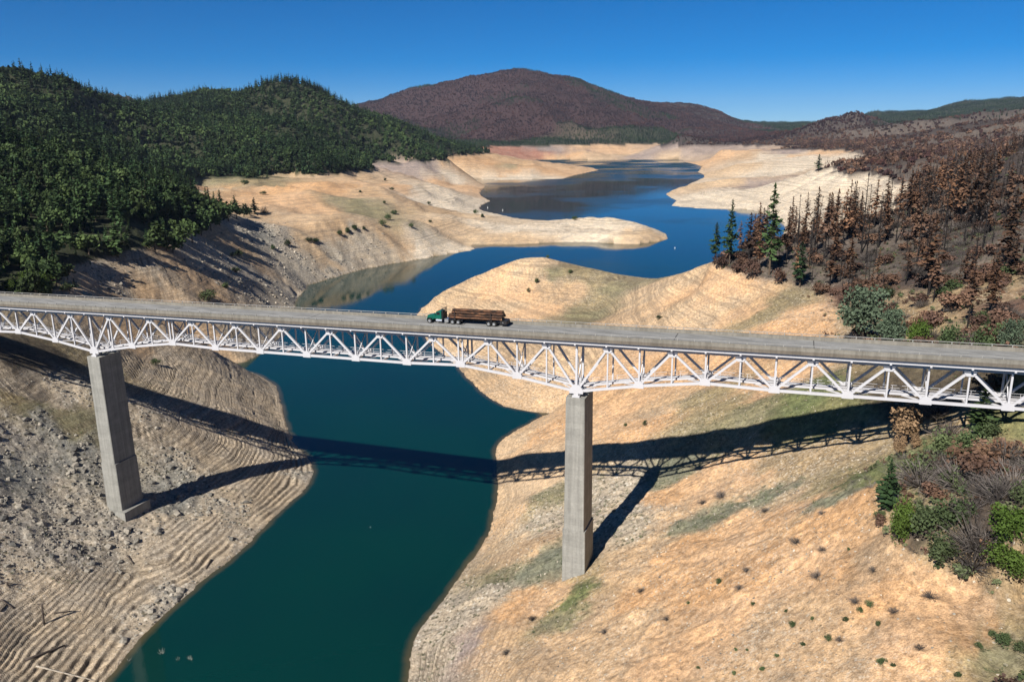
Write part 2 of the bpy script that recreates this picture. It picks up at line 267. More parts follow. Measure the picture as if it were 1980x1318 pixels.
BARE = [  # below the old high-water line
 (60,1250,'step'),(150,1200,'step'),(250,1150,'step'),(330,1090,'greytan'),(100,1120,'greytan'),(40,1080,'scree'),(200,1290,'step'),(60,1150,'greytan'),(420,1060,'step'),(500,980,'step'),(560,930,'step'),(590,900,'greytan'),(440,985,'scree'),(380,1030,'greytan'),
 (352,1138,'rock'),(318,1178,'rock'),(336,1158,'rock'),(462,1062,'scree'),(598,912,'rock'),(300,1200,'scree'),(60,930,'slate'),(130,960,'rock'),(40,850,'rock'),(30,1000,'rock'),(120,900,'slate'),(180,1020,'rock'),(90,1050,'rock'),(100,830,'slate'),(60,800,'weed'),(160,820,'weed'),(170,870,'slate'),(40,740,'greytan'),(120,765,'scree'),(30,780,'olive'),(310,960,'slate'),(330,930,'slate'),(290,1010,'scree'),(350,880,'scree'),(310,840,'greytan'),(420,880,'step'),(480,900,'step'),(380,840,'step'),(290,800,'scree'),
 (300,720,'step'),(380,700,'step'),(400,750,'step'),(470,770,'step'),(510,790,'step'),(460,720,'greytan'),(340,690,'greytan'),(540,840,'step'),(520,740,'greytan'),(150,690,'olive'),(100,680,'duff'),(220,680,'step'),(30,690,'duff'),
 (300,620,'tan'),(400,640,'tan'),(480,650,'greytan'),(530,640,'greytan'),(250,650,'tan'),
 (200,530,'scree'),(300,520,'greytan'),(280,560,'tan'),(180,560,'tan'),(380,540,'tan'),(430,520,'scree'),(500,560,'scree'),(560,520,'rock'),(480,540,'rock'),(540,470,'rock'),(510,450,'slate'),(440,460,'tan'),(620,490,'sand'),(650,480,'rock'),(700,470,'scree'),(640,520,'rock'),(720,495,'greytan'),(800,480,'pale'),(860,485,'pale'),(560,580,'rock'),
 (430,350,'weed'),(350,352,'mauve'),(300,355,'weed'),(400,365,'orange'),(340,380,'weed'),(460,385,'peach'),(500,350,'olive'),(560,360,'orange'),(600,360,'orange'),(640,370,'orange'),(580,390,'peach'),(700,350,'tan'),(720,380,'tan'),(660,420,'tan'),(700,395,'weed'),(760,360,'peach'),(800,390,'tan'),(840,380,'pale'),(880,358,'orange'),(910,360,'peach'),(880,385,'pale'),(760,425,'olive'),(850,400,'pale'),(900,400,'pale'),(560,430,'tan'),(750,450,'tan'),(620,440,'tan'),
 (950,440,'pale'),(1050,445,'pale'),(1150,450,'pale'),(1230,450,'sand'),(1000,460,'sand'),(1200,435,'pale'),(900,440,'sand'),(860,440,'sand'),
 (720,315,'mauve'),(780,330,'mauve'),(800,312,'mauve'),(880,320,'orange'),(950,315,'orange'),(1000,330,'peach'),(1050,325,'orange'),(1000,343,'pale'),(900,335,'tan'),(860,340,'pale'),(1100,330,'peach'),(990,320,'olive'),
 (1000,295,'red'),(1040,295,'red'),(1070,290,'mauve'),(1100,300,'orange'),(1160,290,'peach'),(1200,300,'sand'),(1250,298,'mauve'),(1300,295,'mauve'),(1330,290,'mauve'),(1130,306,'sand'),(1300,305,'sand'),
 (1390,300,'peach'),(1360,315,'peach'),(1440,300,'tan'),(1420,320,'sand'),(1500,300,'pale'),(1550,310,'pale'),(1500,330,'pale'),(1580,298,'peach'),(1520,290,'mauve'),(1360,355,'sand'),(1400,350,'sand'),(1350,385,'pale'),(1420,380,'pale'),(1460,360,'mauve'),(1500,360,'pale'),(1560,360,'pale'),(1600,350,'pale'),(1520,390,'pale'),(1450,395,'pale'),(1620,330,'pale'),(1800,360,'pale'),(1890,352,'pale'),
 (850,580,'sand'),(900,560,'sand'),(950,545,'peach'),(1000,520,'sand'),(1050,510,'sand'),(1000,570,'peach'),(1080,530,'weed'),(1110,525,'olive'),(1150,540,'olive'),(1050,550,'tan'),(1100,570,'tan'),(1180,560,'weed'),(1140,590,'olive'),(1120,610,'weed'),(1050,600,'peach'),(950,600,'sand'),(900,640,'sand'),
 (1250,560,'sand'),(1300,545,'sand'),(1330,570,'peach'),(1350,530,'sand'),(1400,560,'peach'),(1450,600,'peach'),(1400,600,'sand'),(1300,600,'sand'),(1250,620,'tan'),(1470,610,'olive'),(1500,590,'olive'),(1540,573,'olive'),(1550,620,'orange'),(1580,600,'peach'),(1500,640,'orange'),(1200,620,'tan'),
 (1000,690,'sand'),(1100,700,'sand'),(1200,700,'peach'),(1300,700,'orange'),(1400,720,'peach'),(1500,740,'peach'),(960,740,'tan'),(1050,770,'tan'),(1350,770,'olive'),(1280,790,'tan'),(1430,800,'weed'),(1380,800,'olive'),(1560,770,'green'),(1620,780,'lawn'),
 (1000,850,'sand'),(1060,830,'orange'),(1200,800,'peach'),(1250,820,'orange'),(1000,950,'sand'),(1050,940,'sand'),(980,1000,'tan'),(1070,1010,'scree'),(1060,960,'weed'),(1030,1050,'tan'),(1060,1080,'teal'),(1020,1105,'teal'),(980,1115,'weed'),(960,1140,'scree'),(900,1170,'scree'),(850,1220,'scree'),(830,1280,'greytan'),(900,1250,'mauve'),(960,1230,'tan'),(1000,1180,'orange'),(1060,1160,'peach'),
 (1120,1140,'green'),(1100,1160,'green'),(1180,1110,'tan'),(1090,1190,'weed'),(1150,1180,'tan'),(1200,1000,'scree'),(1230,1020,'scree'),(1190,950,'scree'),(1250,1050,'tan'),(1290,915,'teal'),(1280,960,'orange'),(1350,930,'peach'),(1450,930,'peach'),(1400,985,'teal'),(1460,968,'teal'),(1540,945,'teal'),(1540,950,'tan'),(1600,930,'olive'),(1420,1012,'peach'),(1350,1045,'orange'),(1480,1005,'peach'),(1380,958,'peach'),(1440,948,'tan'),(1300,1005,'tan'),(1560,975,'peach'),(1660,920,'green'),(1620,960,'teal'),(1500,900,'dry'),(1560,905,'dry'),(1330,1018,'teal'),(1250,1090,'tan'),(1700,910,'green'),
 (1300,1070,'orange'),(1400,1050,'peach'),(1500,1000,'orange'),(1600,1000,'orange'),(1650,970,'orange'),(1450,1100,'orange'),(1550,1080,'peach'),(1650,1080,'orange'),(1250,1150,'orange'),(1350,1150,'orange'),(1230,1200,'tan'),(1400,1200,'peach'),(1500,1200,'tan'),(1600,1180,'tan'),(1700,1150,'orange'),(1800,1180,'peach'),(1850,1220,'orange'),(1750,1250,'peach'),(1650,1270,'tan'),(1500,1280,'tan'),(1300,1280,'peach'),(1150,1280,'tan'),(1050,1280,'tan'),(1950,1200,'dry'),(1920,1270,'weed'),(1970,1240,'olive'),(1900,1150,'peach'),(1680,1070,'tan'),(1100,1230,'tan')]
WILD = [  # above it
 (0,400,'floor'),(150,420,'floor'),(100,300,'floor'),(300,420,'floor'),(430,420,'floor'),(60,540,'floor'),(140,530,'floor'),(300,300,'floor'),(450,260,'floor'),(600,250,'floor'),(800,280,'floor'),(100,200,'floor'),(30,650,'duff'),(400,230,'floor'),(250,470,'floor'),
 (900,220,'plum'),(1010,180,'plum'),(1100,220,'plum'),(1200,230,'plum'),(850,190,'plum'),(1300,220,'plum'),(1400,230,'char'),(1000,255,'plum'),(1150,265,'duff'),(1250,265,'floor'),(1350,270,'char'),(1100,275,'floor'),
 (1450,265,'char'),(1500,275,'char'),(1600,275,'char'),(1650,270,'ash'),(1750,262,'char'),(1700,300,'ash'),(1780,290,'char'),(1850,262,'ash'),(1950,240,'ash'),(1900,290,'ash'),(1960,310,'char'),(1850,320,'char'),(1750,325,'ash'),(1680,325,'char'),(1740,340,'ash'),(1700,215,'char'),(1850,205,'floor'),(1950,200,'floor'),(1560,240,'floor'),
 (1420,500,'char'),(1480,520,'ash'),(1550,540,'ash'),(1500,470,'char'),(1600,460,'ash'),(1570,500,'ash'),(1650,500,'char'),(1700,470,'ash'),(1660,560,'burn'),(1720,520,'ash'),(1800,430,'ash'),(1850,440,'char'),(1800,520,'char'),(1900,500,'ash'),(1900,560,'dry'),(1950,600,'burn'),(1800,600,'dry'),(1700,600,'dry'),(1760,640,'dry'),(1850,640,'olive'),(1950,650,'olive'),
 (1750,920,'lawn'),(1720,890,'green'),(1800,860,'lawn'),(1850,900,'char'),(1900,920,'ash'),(1950,870,'dry'),(1850,950,'dry'),(1800,1000,'char'),(1900,1000,'char'),(1960,920,'dry'),(1750,980,'olive'),(1830,1060,'olive'),(1880,1080,'dry'),(1960,1090,'dry'),(1840,835,'dry'),(1960,800,'lawn'),(1700,780,'duff'),(1850,740,'duff')]
def soil_field(pts, xs, ys):
    P = np.array([hit(px, py) for px, py, _ in pts]); L = polar(P)
    V = np.array([SOIL[c] for _, _, c in pts])
    q = np.stack([np.arctan2(xs, ys).ravel(), np.log(np.hypot(xs, ys)).ravel()], -1)
    q = q + 0.034 * np.stack([fbm(q[:, 0] * 26, q[:, 1] * 26, 6, 31, .68), fbm(q[:, 0] * 26 + 50, q[:, 1] * 26, 6, 32, .68)], -1)
    out = np.empty((len(q), V.shape[1]))
    for s in np.array_split(np.arange(len(q)), 24):
        d2 = np.maximum(0, np.sum(q[s] ** 2, 1)[:, None] + np.sum(L * L, 1)[None] - 2 * q[s] @ L.T) + 2e-5
        w = d2 ** -2.2
        out[s] = (w @ V) / w.sum(1)[:, None]
    return out.reshape(xs.shape + (V.shape[1],))
si, sj = slice(0, NR, 2), slice(0, NT, 2)
def full(f):
    a = np.interp(np.arange(NT), np.arange(0, NT, 2), np.arange(f.shape[1])); j0 = np.clip(np.floor(a).astype(int), 0, f.shape[1] - 2); b = (a - j0)[None, :, None]
    g = f[:, j0] * (1 - b) + f[:, j0 + 1] * b
    a = np.interp(np.arange(NR), np.arange(0, NR, 2), np.arange(f.shape[0])); i0 = np.clip(np.floor(a).astype(int), 0, f.shape[0] - 2); b = (a - i0)[:, None, None]
    return g[i0] * (1 - b) + g[i0 + 1] * b
bare = full(soil_field(BARE, XX[si, sj], YY[si, sj])); wild = full(soil_field(WILD, XX[si, sj], YY[si, sj]))
vegmask = smooth(48.6, 50.6, Z + 1.6 * fbm(XX / 18, YY / 18, 4, 41))[..., None]
soil = bare * (1 - vegmask) + wild * vegmask
del bare, wild
# the lake bed is mud
soil = np.where((SD < 0)[..., None], np.array([.16, .12, .07, 0, .3, 0]), soil)

rn_ = smooth(-12, 15, XX) * (1 - smooth(250, 330, RR)); soil[..., 3] *= 1 - .85 * rn_
# wave-cut benches: the falling lake has left a flight of small steps on the banks
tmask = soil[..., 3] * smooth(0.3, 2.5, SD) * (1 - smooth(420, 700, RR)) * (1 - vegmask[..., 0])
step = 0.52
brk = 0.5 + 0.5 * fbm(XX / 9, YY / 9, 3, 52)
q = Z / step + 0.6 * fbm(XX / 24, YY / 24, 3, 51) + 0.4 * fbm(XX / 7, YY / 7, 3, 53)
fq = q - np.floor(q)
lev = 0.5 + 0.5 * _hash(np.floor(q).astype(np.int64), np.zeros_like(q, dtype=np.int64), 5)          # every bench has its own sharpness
line = smooth(.50, .76, fq) * (1 - smooth(.97, 1.0, fq)) * tmask * (0.4 + 0.6 * lev) * (0.45 + .55 * smooth(.3, .6, brk))  # mask for the painted riser shade and debris
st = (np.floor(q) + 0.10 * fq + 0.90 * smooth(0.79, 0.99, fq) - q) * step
Z = Z + np.where(land, tmask * (0.8 + 0.9 * lev) * (0.7 + 0.5 * smooth(.25, .6, brk)) * st, 0)
# loose stones and broken ground
rough = soil[..., 4] * smooth(0.2, 3, SD) * (1 - smooth(250, 500, RR))
Z = Z + np.where(land, rough * (0.24 * fbm(XX / 1.9, YY / 1.9, 3, 61) + 0.6 * soil[..., 5] * np.maximum(0, fbm(XX / 3.2, YY / 3.2, 3, 62)) * 1.6), 0)
rv = 1 - np.abs(fbm(XX / 15 + .5 * fbm(XX / 9, YY / 9, 2, 64), YY / 15, 5, 63, .6)) * 2.6      # rills washed into the right bank
Z = Z + np.where(land, rn_ * smooth(1, 8, SD) * .55 * (rv - .6), 0)
Z = np.where(land, np.maximum(Z, 0.03), Z)

def grid_mesh(name, xs, ys, zs):
    nr, nt = xs.shape
    me = bpy.data.meshes.new(name)
    me.vertices.add(nr * nt); me.vertices.foreach_set('co', np.stack([xs, ys, zs], -1).astype(np.float32).ravel())
    i = np.arange(nr * nt).reshape(nr, nt)
    f = np.stack([i[:-1, :-1], i[:-1, 1:], i[1:, 1:], i[1:, :-1]], -1).reshape(-1, 4)[:, ::-1]
    me.loops.add(f.size); me.loops.foreach_set('vertex_index', f.astype(np.int32).ravel())
    me.polygons.add(len(f)); me.polygons.foreach_set('loop_start', np.arange(0, f.size, 4, dtype=np.int32))
    me.polygons.foreach_set('use_smooth', np.ones(len(f), bool))
    me.update(calc_edges=True)
    return me
def link(name, me, parent=None, **props):
    o = bpy.data.objects.new(name, me); COL.objects.link(o)
    if parent: o.parent = parent
    for k, v in props.items(): o[k] = v
    return o
ME = grid_mesh('terrain', XX, YY, Z)
for nm, sl_ in (('soil', soil[..., :3]), ('detail', soil[..., 3:6])):
    at_ = ME.attributes.new(nm, 'FLOAT_VECTOR', 'POINT'); at_.data.foreach_set('vector', sl_.astype(np.float32).ravel())
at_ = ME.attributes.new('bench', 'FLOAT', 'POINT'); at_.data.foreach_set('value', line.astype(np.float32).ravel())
terrain = link('terrain', ME, kind='structure', label='bare tan lake banks with wave cut steps rising to forested and burned hills')
# ------------------------------------------------------------------ materials
class NT_:
    def __init__(s, name):
        s.m = bpy.data.materials.new(name); s.m.use_nodes = True; s.t = s.m.node_tree; s.t.nodes.clear()
        s.out = s.t.nodes.new('ShaderNodeOutputMaterial')
    def n(s, typ, **kw):
        nd = s.t.nodes.new(typ)
        for k, v in kw.items():
            if k.startswith('i_'):
                key = k[2:]; key = int(key) if key.isdigit() else key.replace('_', ' ')
                if hasattr(v, 'links') or isinstance(v, bpy.types.NodeSocket): s.t.links.new(v, nd.inputs[key])
                else: nd.inputs[key].default_value = v
            else: setattr(nd, k, v)
        return nd
    def math(s, op, a, b=None, c=None, clamp=False):
        nd = s.t.nodes.new('ShaderNodeMath'); nd.operation = op; nd.use_clamp = clamp
        for i, v in enumerate((a, b, c)):
            if v is None: continue
            if isinstance(v, bpy.types.NodeSocket): s.t.links.new(v, nd.inputs[i])
            else: nd.inputs[i].default_value = v
        return nd.outputs[0]
    def mix(s, f, a, b, blend='MIX'):
        nd = s.t.nodes.new('ShaderNodeMix'); nd.data_type = 'RGBA'; nd.blend_type = blend; nd.clamp_factor = True
        for i, v in ((0, f), (6, a), (7, b)):
            if isinstance(v, bpy.types.NodeSocket): s.t.links.new(v, nd.inputs[i])
            else: nd.inputs[i].default_value = v if i == 0 else (*v, 1)[:4]
        return nd.outputs[2]
    def ramp(s, f, lo, hi, a=0.0, b=1.0):
        nd = s.n('ShaderNodeMapRange', interpolation_type='SMOOTHSTEP', i_0=f, i_1=lo, i_2=hi, i_3=a, i_4=b); return nd.outputs[0]
    def noise(s, vec, scale, detail=3.0, rough=0.55):
        return s.n('ShaderNodeTexNoise', i_Vector=vec, i_Scale=scale, i_Detail=detail, i_Roughness=rough).outputs[0]
    def bsdf(s, col, rough=0.9, metal=0.0, normal=None, spec=0.3, **kw):
        b = s.n('ShaderNodeBsdfPrincipled')
        for key, v in (('Base Color', col), ('Roughness', rough), ('Metallic', metal), ('Specular IOR Level', spec), ('Normal', normal)):
            if v is None: continue
            if isinstance(v, bpy.types.NodeSocket): s.t.links.new(v, b.inputs[key])
            else: b.inputs[key].default_value = (*v, 1) if key == 'Base Color' else v
        for k, v in kw.items(): b.inputs[k.replace('_', ' ')].default_value = v
        s.t.links.new(b.outputs[0], s.out.inputs['Surface']); return b
    def bump(s, h, strength=0.5, dist=0.2, normal=None):
        nd = s.n('ShaderNodeBump', i_Height=h); nd.inputs['Strength'].default_value = strength; nd.inputs['Distance'].default_value = dist
        if normal is not None: s.t.links.new(normal, nd.inputs['Normal'])
        return nd.outputs[0]

def ground_material():
    m = NT_('ground')
    pos = m.n('ShaderNodeNewGeometry').outputs['Position']
    soil = m.n('ShaderNodeAttribute', attribute_name='soil').outputs['Vector']
    det = m.n('ShaderNodeSeparateXYZ', i_0=m.n('ShaderNodeAttribute', attribute_name='detail').outputs['Vector'])
    terr, rgh, rub = det.outputs
    z = m.n('ShaderNodeSeparateXYZ', i_0=pos).outputs[2]
    n40 = m.noise(pos, 0.025, 4); n6 = m.noise(pos, 0.16, 5, .6); n1 = m.noise(pos, 0.9, 4, .65); n02 = m.noise(pos, 4.5, 2, .6)
    c = m.mix(m.ramp(n6, .3, .7), soil, (1, .97, .92), 'MULTIPLY')
    c = m.mix(1.0, c, m.n('ShaderNodeCombineXYZ', i_0=m.ramp(n6, .25, .75, .72, 1.22), i_1=m.ramp(n6, .25, .75, .74, 1.2), i_2=m.ramp(n6, .25, .75, .78, 1.18)).outputs[0], 'MULTIPLY')
    k = m.math('MULTIPLY', m.ramp(n1, .3, .7, .66, 1.32), m.ramp(n40, .3, .7, .9, 1.1))
    k = m.math('MULTIPLY', k, m.ramp(n02, .25, .75, .72, 1.28))
    c = m.mix(1.0, c, m.n('ShaderNodeCombineXYZ', i_0=k, i_1=k, i_2=k).outputs[0], 'MULTIPLY')
    # dark lines set by height along the old water levels
    zz = m.math('ADD', m.math('MULTIPLY', z, 1.0), m.math('MULTIPLY', n6, 1.6))
    band = m.n('ShaderNodeTexNoise', noise_dimensions='1D', i_W=zz, i_Scale=1.7, i_Detail=3.0, i_Roughness=.7).outputs[0]
    band2 = m.n('ShaderNodeTexNoise', noise_dimensions='1D', i_W=zz, i_Scale=.52, i_Detail=4.0, i_Roughness=.72).outputs[0]
    bk = m.math('MULTIPLY', m.math('MAXIMUM', m.ramp(band, .50, .64), m.ramp(band2, .53, .62)), m.math('MULTIPLY', m.ramp(terr, .04, .5, .15, .95), m.ramp(n1, .3, .62, .25, 1.0)))
    c = m.mix(m.math('MULTIPLY', bk, 0.6), c, (.10, .075, .05))
    lum = m.ramp(m.n('ShaderNodeSeparateXYZ', i_0=soil).outputs[0], .10, .30)
    rgh = m.math('MULTIPLY', rgh, m.math('ADD', m.math('MULTIPLY', lum, .96), .04))      # burned ground and forest floor show no pale stone
    # pale scoured rills and crumbled pale soil
    rill = m.n('ShaderNodeTexNoise', i_Vector=pos, i_Scale=.055, i_Detail=7.0, i_Roughness=.62, i_Distortion=.6); rill.noise_type = 'RIDGED_MULTIFRACTAL'
    rr = m.math('MULTIPLY', m.ramp(rill.outputs[0], .55, 1.25), m.math('MULTIPLY', lum, m.ramp(rgh, .1, .35, .2, .75)))
    flk = m.math('MULTIPLY', m.ramp(m.noise(pos, 1.6, 6, .8), .50, .62), m.math('MULTIPLY', lum, m.ramp(n40, .38, .6, .25, .9)))
    c = m.mix(m.math('MULTIPLY', rr, .55), c, (.56, .46, .345))
    c = m.mix(m.math('MULTIPLY', flk, m.ramp(rgh, .1, .5, .2, .75)), c, (.57, .49, .39))
    drk = m.math('MULTIPLY', m.ramp(m.noise(pos, 1.1, 6, .82), .55, .66), m.ramp(n6, .38, .58))
    c = m.mix(m.math('MULTIPLY', drk, m.ramp(rgh, .1, .5, .2, .8)), c, (.12, .095, .06))
    # pale stones, dark stones and dry weed tufts
    vor = m.n('ShaderNodeTexVoronoi', i_Vector=pos, i_Scale=1.15, i_Randomness=1.0)
    pick = m.n('ShaderNodeSeparateXYZ', i_0=vor.outputs['Color']).outputs
    size = m.math('MULTIPLY', pick[1], .34)
    stone = m.math('LESS_THAN', vor.outputs['Distance'], m.math('MULTIPLY', size, m.ramp(rub, 0, 1, .75, 1.6)))
    c = m.mix(m.math('MULTIPLY', m.math('MULTIPLY', stone, m.math('GREATER_THAN', pick[0], .62)), m.math('MULTIPLY', lum, m.ramp(rgh, .15, .7, .25, .8))), c, (.50, .45, .37))
    c = m.mix(m.math('MULTIPLY', m.math('MULTIPLY', stone, m.math('LESS_THAN', pick[0], .30)), m.ramp(rgh, .15, .7, .3, .85)), c, (.085, .075, .05))
    tuft = m.math('MULTIPLY', m.ramp(m.noise(pos, 0.55, 5, .75), .60, .70), m.ramp(n40, .42, .62))
    c = m.mix(m.math('MULTIPLY', tuft, m.ramp(rgh, .2, .7, .15, .6)), c, (.11, .10, .06))
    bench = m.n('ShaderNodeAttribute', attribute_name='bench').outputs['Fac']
    c = m.mix(m.math('MULTIPLY', bench, 0.9), c, (.055, .042, .030))      # riser shade painted into the colour, along with debris under each bench
    h = m.math('ADD', m.math('MULTIPLY', n1, .55), m.math('MULTIPLY', n02, .22))
    h = m.math('ADD', h, m.math('MULTIPLY', rr, -.5))
    h = m.math('ADD', h, m.math('MULTIPLY', stone, m.math('MULTIPLY', rgh, .25)))
    h = m.math('ADD', h, m.math('MULTIPLY', m.math('MULTIPLY', bk, terr), -.5))
    bmp = m.bump(h, .75, .55)
    m.bsdf(c, .95, 0, bmp, .12)
    return m.m
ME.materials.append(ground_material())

def flat_mat(name, col, rough=.7, metal=0.0, spec=.3, var=.12, scale=1.5, bump=0.0):
    m = NT_(name)
    pos = m.n('ShaderNodeTexCoord').outputs['Object']
    n = m.noise(pos, scale, 4, .65)
    k = m.ramp(n, .25, .75, 1 - var, 1 + var)
    c = m.mix(1.0, col, m.n('ShaderNodeCombineXYZ', i_0=k, i_1=k, i_2=k).outputs[0], 'MULTIPLY')
    m.bsdf(c, rough, metal, m.bump(n, bump, .05) if bump else None, spec)
    return m.m
# ------------------------------------------------------------------ the lake
wi, wj = np.arange(0, NR, 3), np.arange(0, NT, 4)
wx, wy, wsd = XX[np.ix_(wi, wj)], YY[np.ix_(wi, wj)], SD[np.ix_(wi, wj)]
WM = grid_mesh('lake', wx, wy, np.zeros_like(wx))
a_ = WM.attributes.new('depth', 'FLOAT', 'POINT'); a_.data.foreach_set('value', np.maximum(0, -wsd).astype(np.float32).ravel())
def lake_material():
    m = NT_('lake_water')
    pos = m.n('ShaderNodeNewGeometry').outputs['Position']
    dep = m.n('ShaderNodeAttribute', attribute_name='depth').outputs['Fac']
    c = m.mix(m.ramp(dep, 0.0, 2.2), (.075, .06, .03), (.001, .025, .021))
    n0 = m.noise(pos, .012, 3); n1 = m.noise(pos, .8, 4, .6); n2 = m.noise(pos, .05, 3)
    c = m.mix(m.ramp(n0, .35, .65, 0, .5), c, (.001, .016, .020))
    h = m.math('MULTIPLY', n1, m.ramp(n2, .35, .65, .4, 1.0))
    wind = m.noise(pos, .0045, 4, .6); far_ = m.ramp(m.n('ShaderNodeSeparateXYZ', i_0=pos).outputs[1], 1500, 2600)      # open upper lake is ruffled by wind
    rgh = m.math('ADD', m.ramp(wind, .46, .62, .05, .16), m.math('MULTIPLY', far_, m.ramp(wind, .40, .56, .05, .26)))
    b = m.bsdf(c, rgh, 0, m.bump(h, .06, .25), .5)
    b.inputs['IOR'].default_value = 1.333
    return m.m
WM.materials.append(lake_material())
lake = link('lake', WM, kind='structure', label='deep teal and blue lake winding between the bare banks')
# ------------------------------------------------------------------ mesh helpers
class MB:
    """collects shapes and links them as one mesh object"""
    def __init__(s): s.v = []; s.f = []
    def add(s, vs_, fs_):
        b = len(s.v); s.v += [tuple(map(float, p)) for p in vs_]; s.f += [tuple(b + i for i in f) for f in fs_]; return s
    def box(s, lo, hi, fn=None):
        vs_ = [(x, y, z) for x in (lo[0], hi[0]) for y in (lo[1], hi[1]) for z in (lo[2], hi[2])]
        if fn: vs_ = [fn(*p) for p in vs_]
        return s.add(vs_, [(0, 1, 3, 2), (4, 6, 7, 5), (0, 4, 5, 1), (2, 3, 7, 6), (0, 2, 6, 4), (1, 5, 7, 3)])
    def beam(s, a, b, w, d, side):
        """a bar from a to b, w wide along 'side' and d deep across it"""
        a, b, side = np.array(a, float), np.array(b, float), np.array(side, float)
        ax = (b - a) / np.linalg.norm(b - a); side = side - ax * (side @ ax); side /= np.linalg.norm(side); o = np.cross(ax, side)
        vs_ = [p + side * w / 2 * i + o * d / 2 * j for p in (a, b) for i, j in ((-1, -1), (1, -1), (1, 1), (-1, 1))]
        return s.add(vs_, [(3, 2, 1, 0), (4, 5, 6, 7), (0, 1, 5, 4), (1, 2, 6, 5), (2, 3, 7, 6), (3, 0, 4, 7)])
    def tube(s, a, b, r0, r1=None, n=8, cap=True, wob=0.0, seg=1):
        a, b = np.array(a, float), np.array(b, float); r1 = r0 if r1 is None else r1
        ax = (b - a) / np.linalg.norm(b - a); h = np.array([0, 0, 1.0]) if abs(ax[2]) < .9 else np.array([1.0, 0, 0])
        p = np.cross(ax, h); p /= np.linalg.norm(p); q = np.cross(ax, p); b0 = len(s.v)
        for j in range(seg + 1):
            t = j / seg; c = a + (b - a) * t; r = r0 + (r1 - r0) * t
            for i in range(n):
                w = 2 * math.pi * i / n; rr = r * (1 + wob * (random.random() - .5) * 2)
                s.v.append(tuple(c + (p * math.cos(w) + q * math.sin(w)) * rr))
        for j in range(seg):
            for i in range(n):
                k = b0 + j * n; s.f.append((k + i, k + (i + 1) % n, k + n + (i + 1) % n, k + n + i))
        if cap:
            s.f.append(tuple(b0 + i for i in range(n))[::-1]); s.f.append(tuple(b0 + seg * n + i for i in range(n)))
        return s
    def prism(s, poly, y0, y1, fn=None):
        """an outline in x,z pushed from y0 to y1"""
        n = len(poly); vs_ = [(x, y, z) for y in (y0, y1) for x, z in poly]
        if fn: vs_ = [fn(*p) for p in vs_]
        return s.add(vs_, [tuple(range(n)), tuple(range(2 * n - 1, n - 1, -1))] + [(i, i + n, (i + 1) % n + n, (i + 1) % n) for i in range(n)])
    def mesh(s, name, mat, smooth_=False):
        me = bpy.data.meshes.new(name); me.from_pydata(s.v, [], s.f); me.materials.append(mat)
        if smooth_: me.polygons.foreach_set('use_smooth', [True] * len(me.polygons))
        me.update(); return me
    def build(s, name, mat, parent=None, smooth_=False, bevel=0.0, **props):
        me = s.mesh(name, mat, smooth_)
        import bmesh
        bm = bmesh.new(); bm.from_mesh(me); bmesh.ops.recalc_face_normals(bm, faces=bm.faces)
        if bevel: bmesh.ops.bevel(bm, geom=bm.edges[:], offset=bevel, segments=1, affect='EDGES')
        bm.to_mesh(me); bm.free()
        return link(name, me, parent, **props)
def empty(name, loc=(0, 0, 0), rz=0.0, **props):
    o = bpy.data.objects.new(name, None); COL.objects.link(o); o.location = loc; o.rotation_euler = (0, 0, rz); o.empty_display_size = .5
    for k, v in props.items(): o[k] = v
    return o

# ------------------------------------------------------------------ the bridge
def concrete(name, col, lines=1.22):
    m = NT_(name); pos = m.n('ShaderNodeNewGeometry').outputs['Position']
    z = m.n('ShaderNodeSeparateXYZ', i_0=pos).outputs[2]
    n1 = m.noise(pos, .35, 5, .65); n2 = m.noise(pos, 3.0, 3)
    mp = m.n('ShaderNodeMapping', i_0=pos); mp.inputs['Scale'].default_value = (1.6, 1.6, .05)
    drip = m.noise(mp.outputs[0], 1.0, 4, .6)
    k = m.math('MULTIPLY', m.ramp(n1, .25, .75, .86, 1.12), m.math('MULTIPLY', m.ramp(n2, .3, .7, .93, 1.06), m.ramp(drip, .35, .7, 1.07, .80)))
    fr = m.math('FRACT', m.math('DIVIDE', z, lines))
    k = m.math('MULTIPLY', k, m.ramp(m.math('ABSOLUTE', m.math('SUBTRACT', fr, .5)), .47, .5, 1.0, .84))
    lift = m.n('ShaderNodeTexNoise', noise_dimensions='1D', i_W=m.math('FLOOR', m.math('DIVIDE', z, lines)), i_Scale=3.7).outputs[0]
    k = m.math('MULTIPLY', k, m.ramp(lift, .3, .7, .93, 1.06))
    c = m.mix(1.0, col, m.n('ShaderNodeCombineXYZ', i_0=k, i_1=k, i_2=k).outputs[0], 'MULTIPLY')
    m.bsdf(c, .88, 0, m.bump(n2, .25, .03), .25); return m.m
M_CONC = concrete('pier_concrete', (.235, .228, .205))
M_DECK = concrete('deck_concrete', (.19, .175, .148), 50.0); M_SLAB = concrete('stained_slab_edge', (.135, .115, .092), 50.0)
def steel_paint():
    m = NT_('white_bridge_paint'); pos = m.n('ShaderNodeNewGeometry').outputs['Position']
    n1 = m.noise(pos, .5, 5, .7); n2 = m.noise(pos, 4, 4, .7)
    c = m.mix(m.ramp(n1, .45, .8, 0, .35), (.45, .443, .457), (.34, .32, .305))
    c = m.mix(m.ramp(n2, .66, .76, 0, .55), c, (.22, .13, .08))
    m.bsdf(c, .45, 0, None, .4); return m.m
M_WHITE = steel_paint()
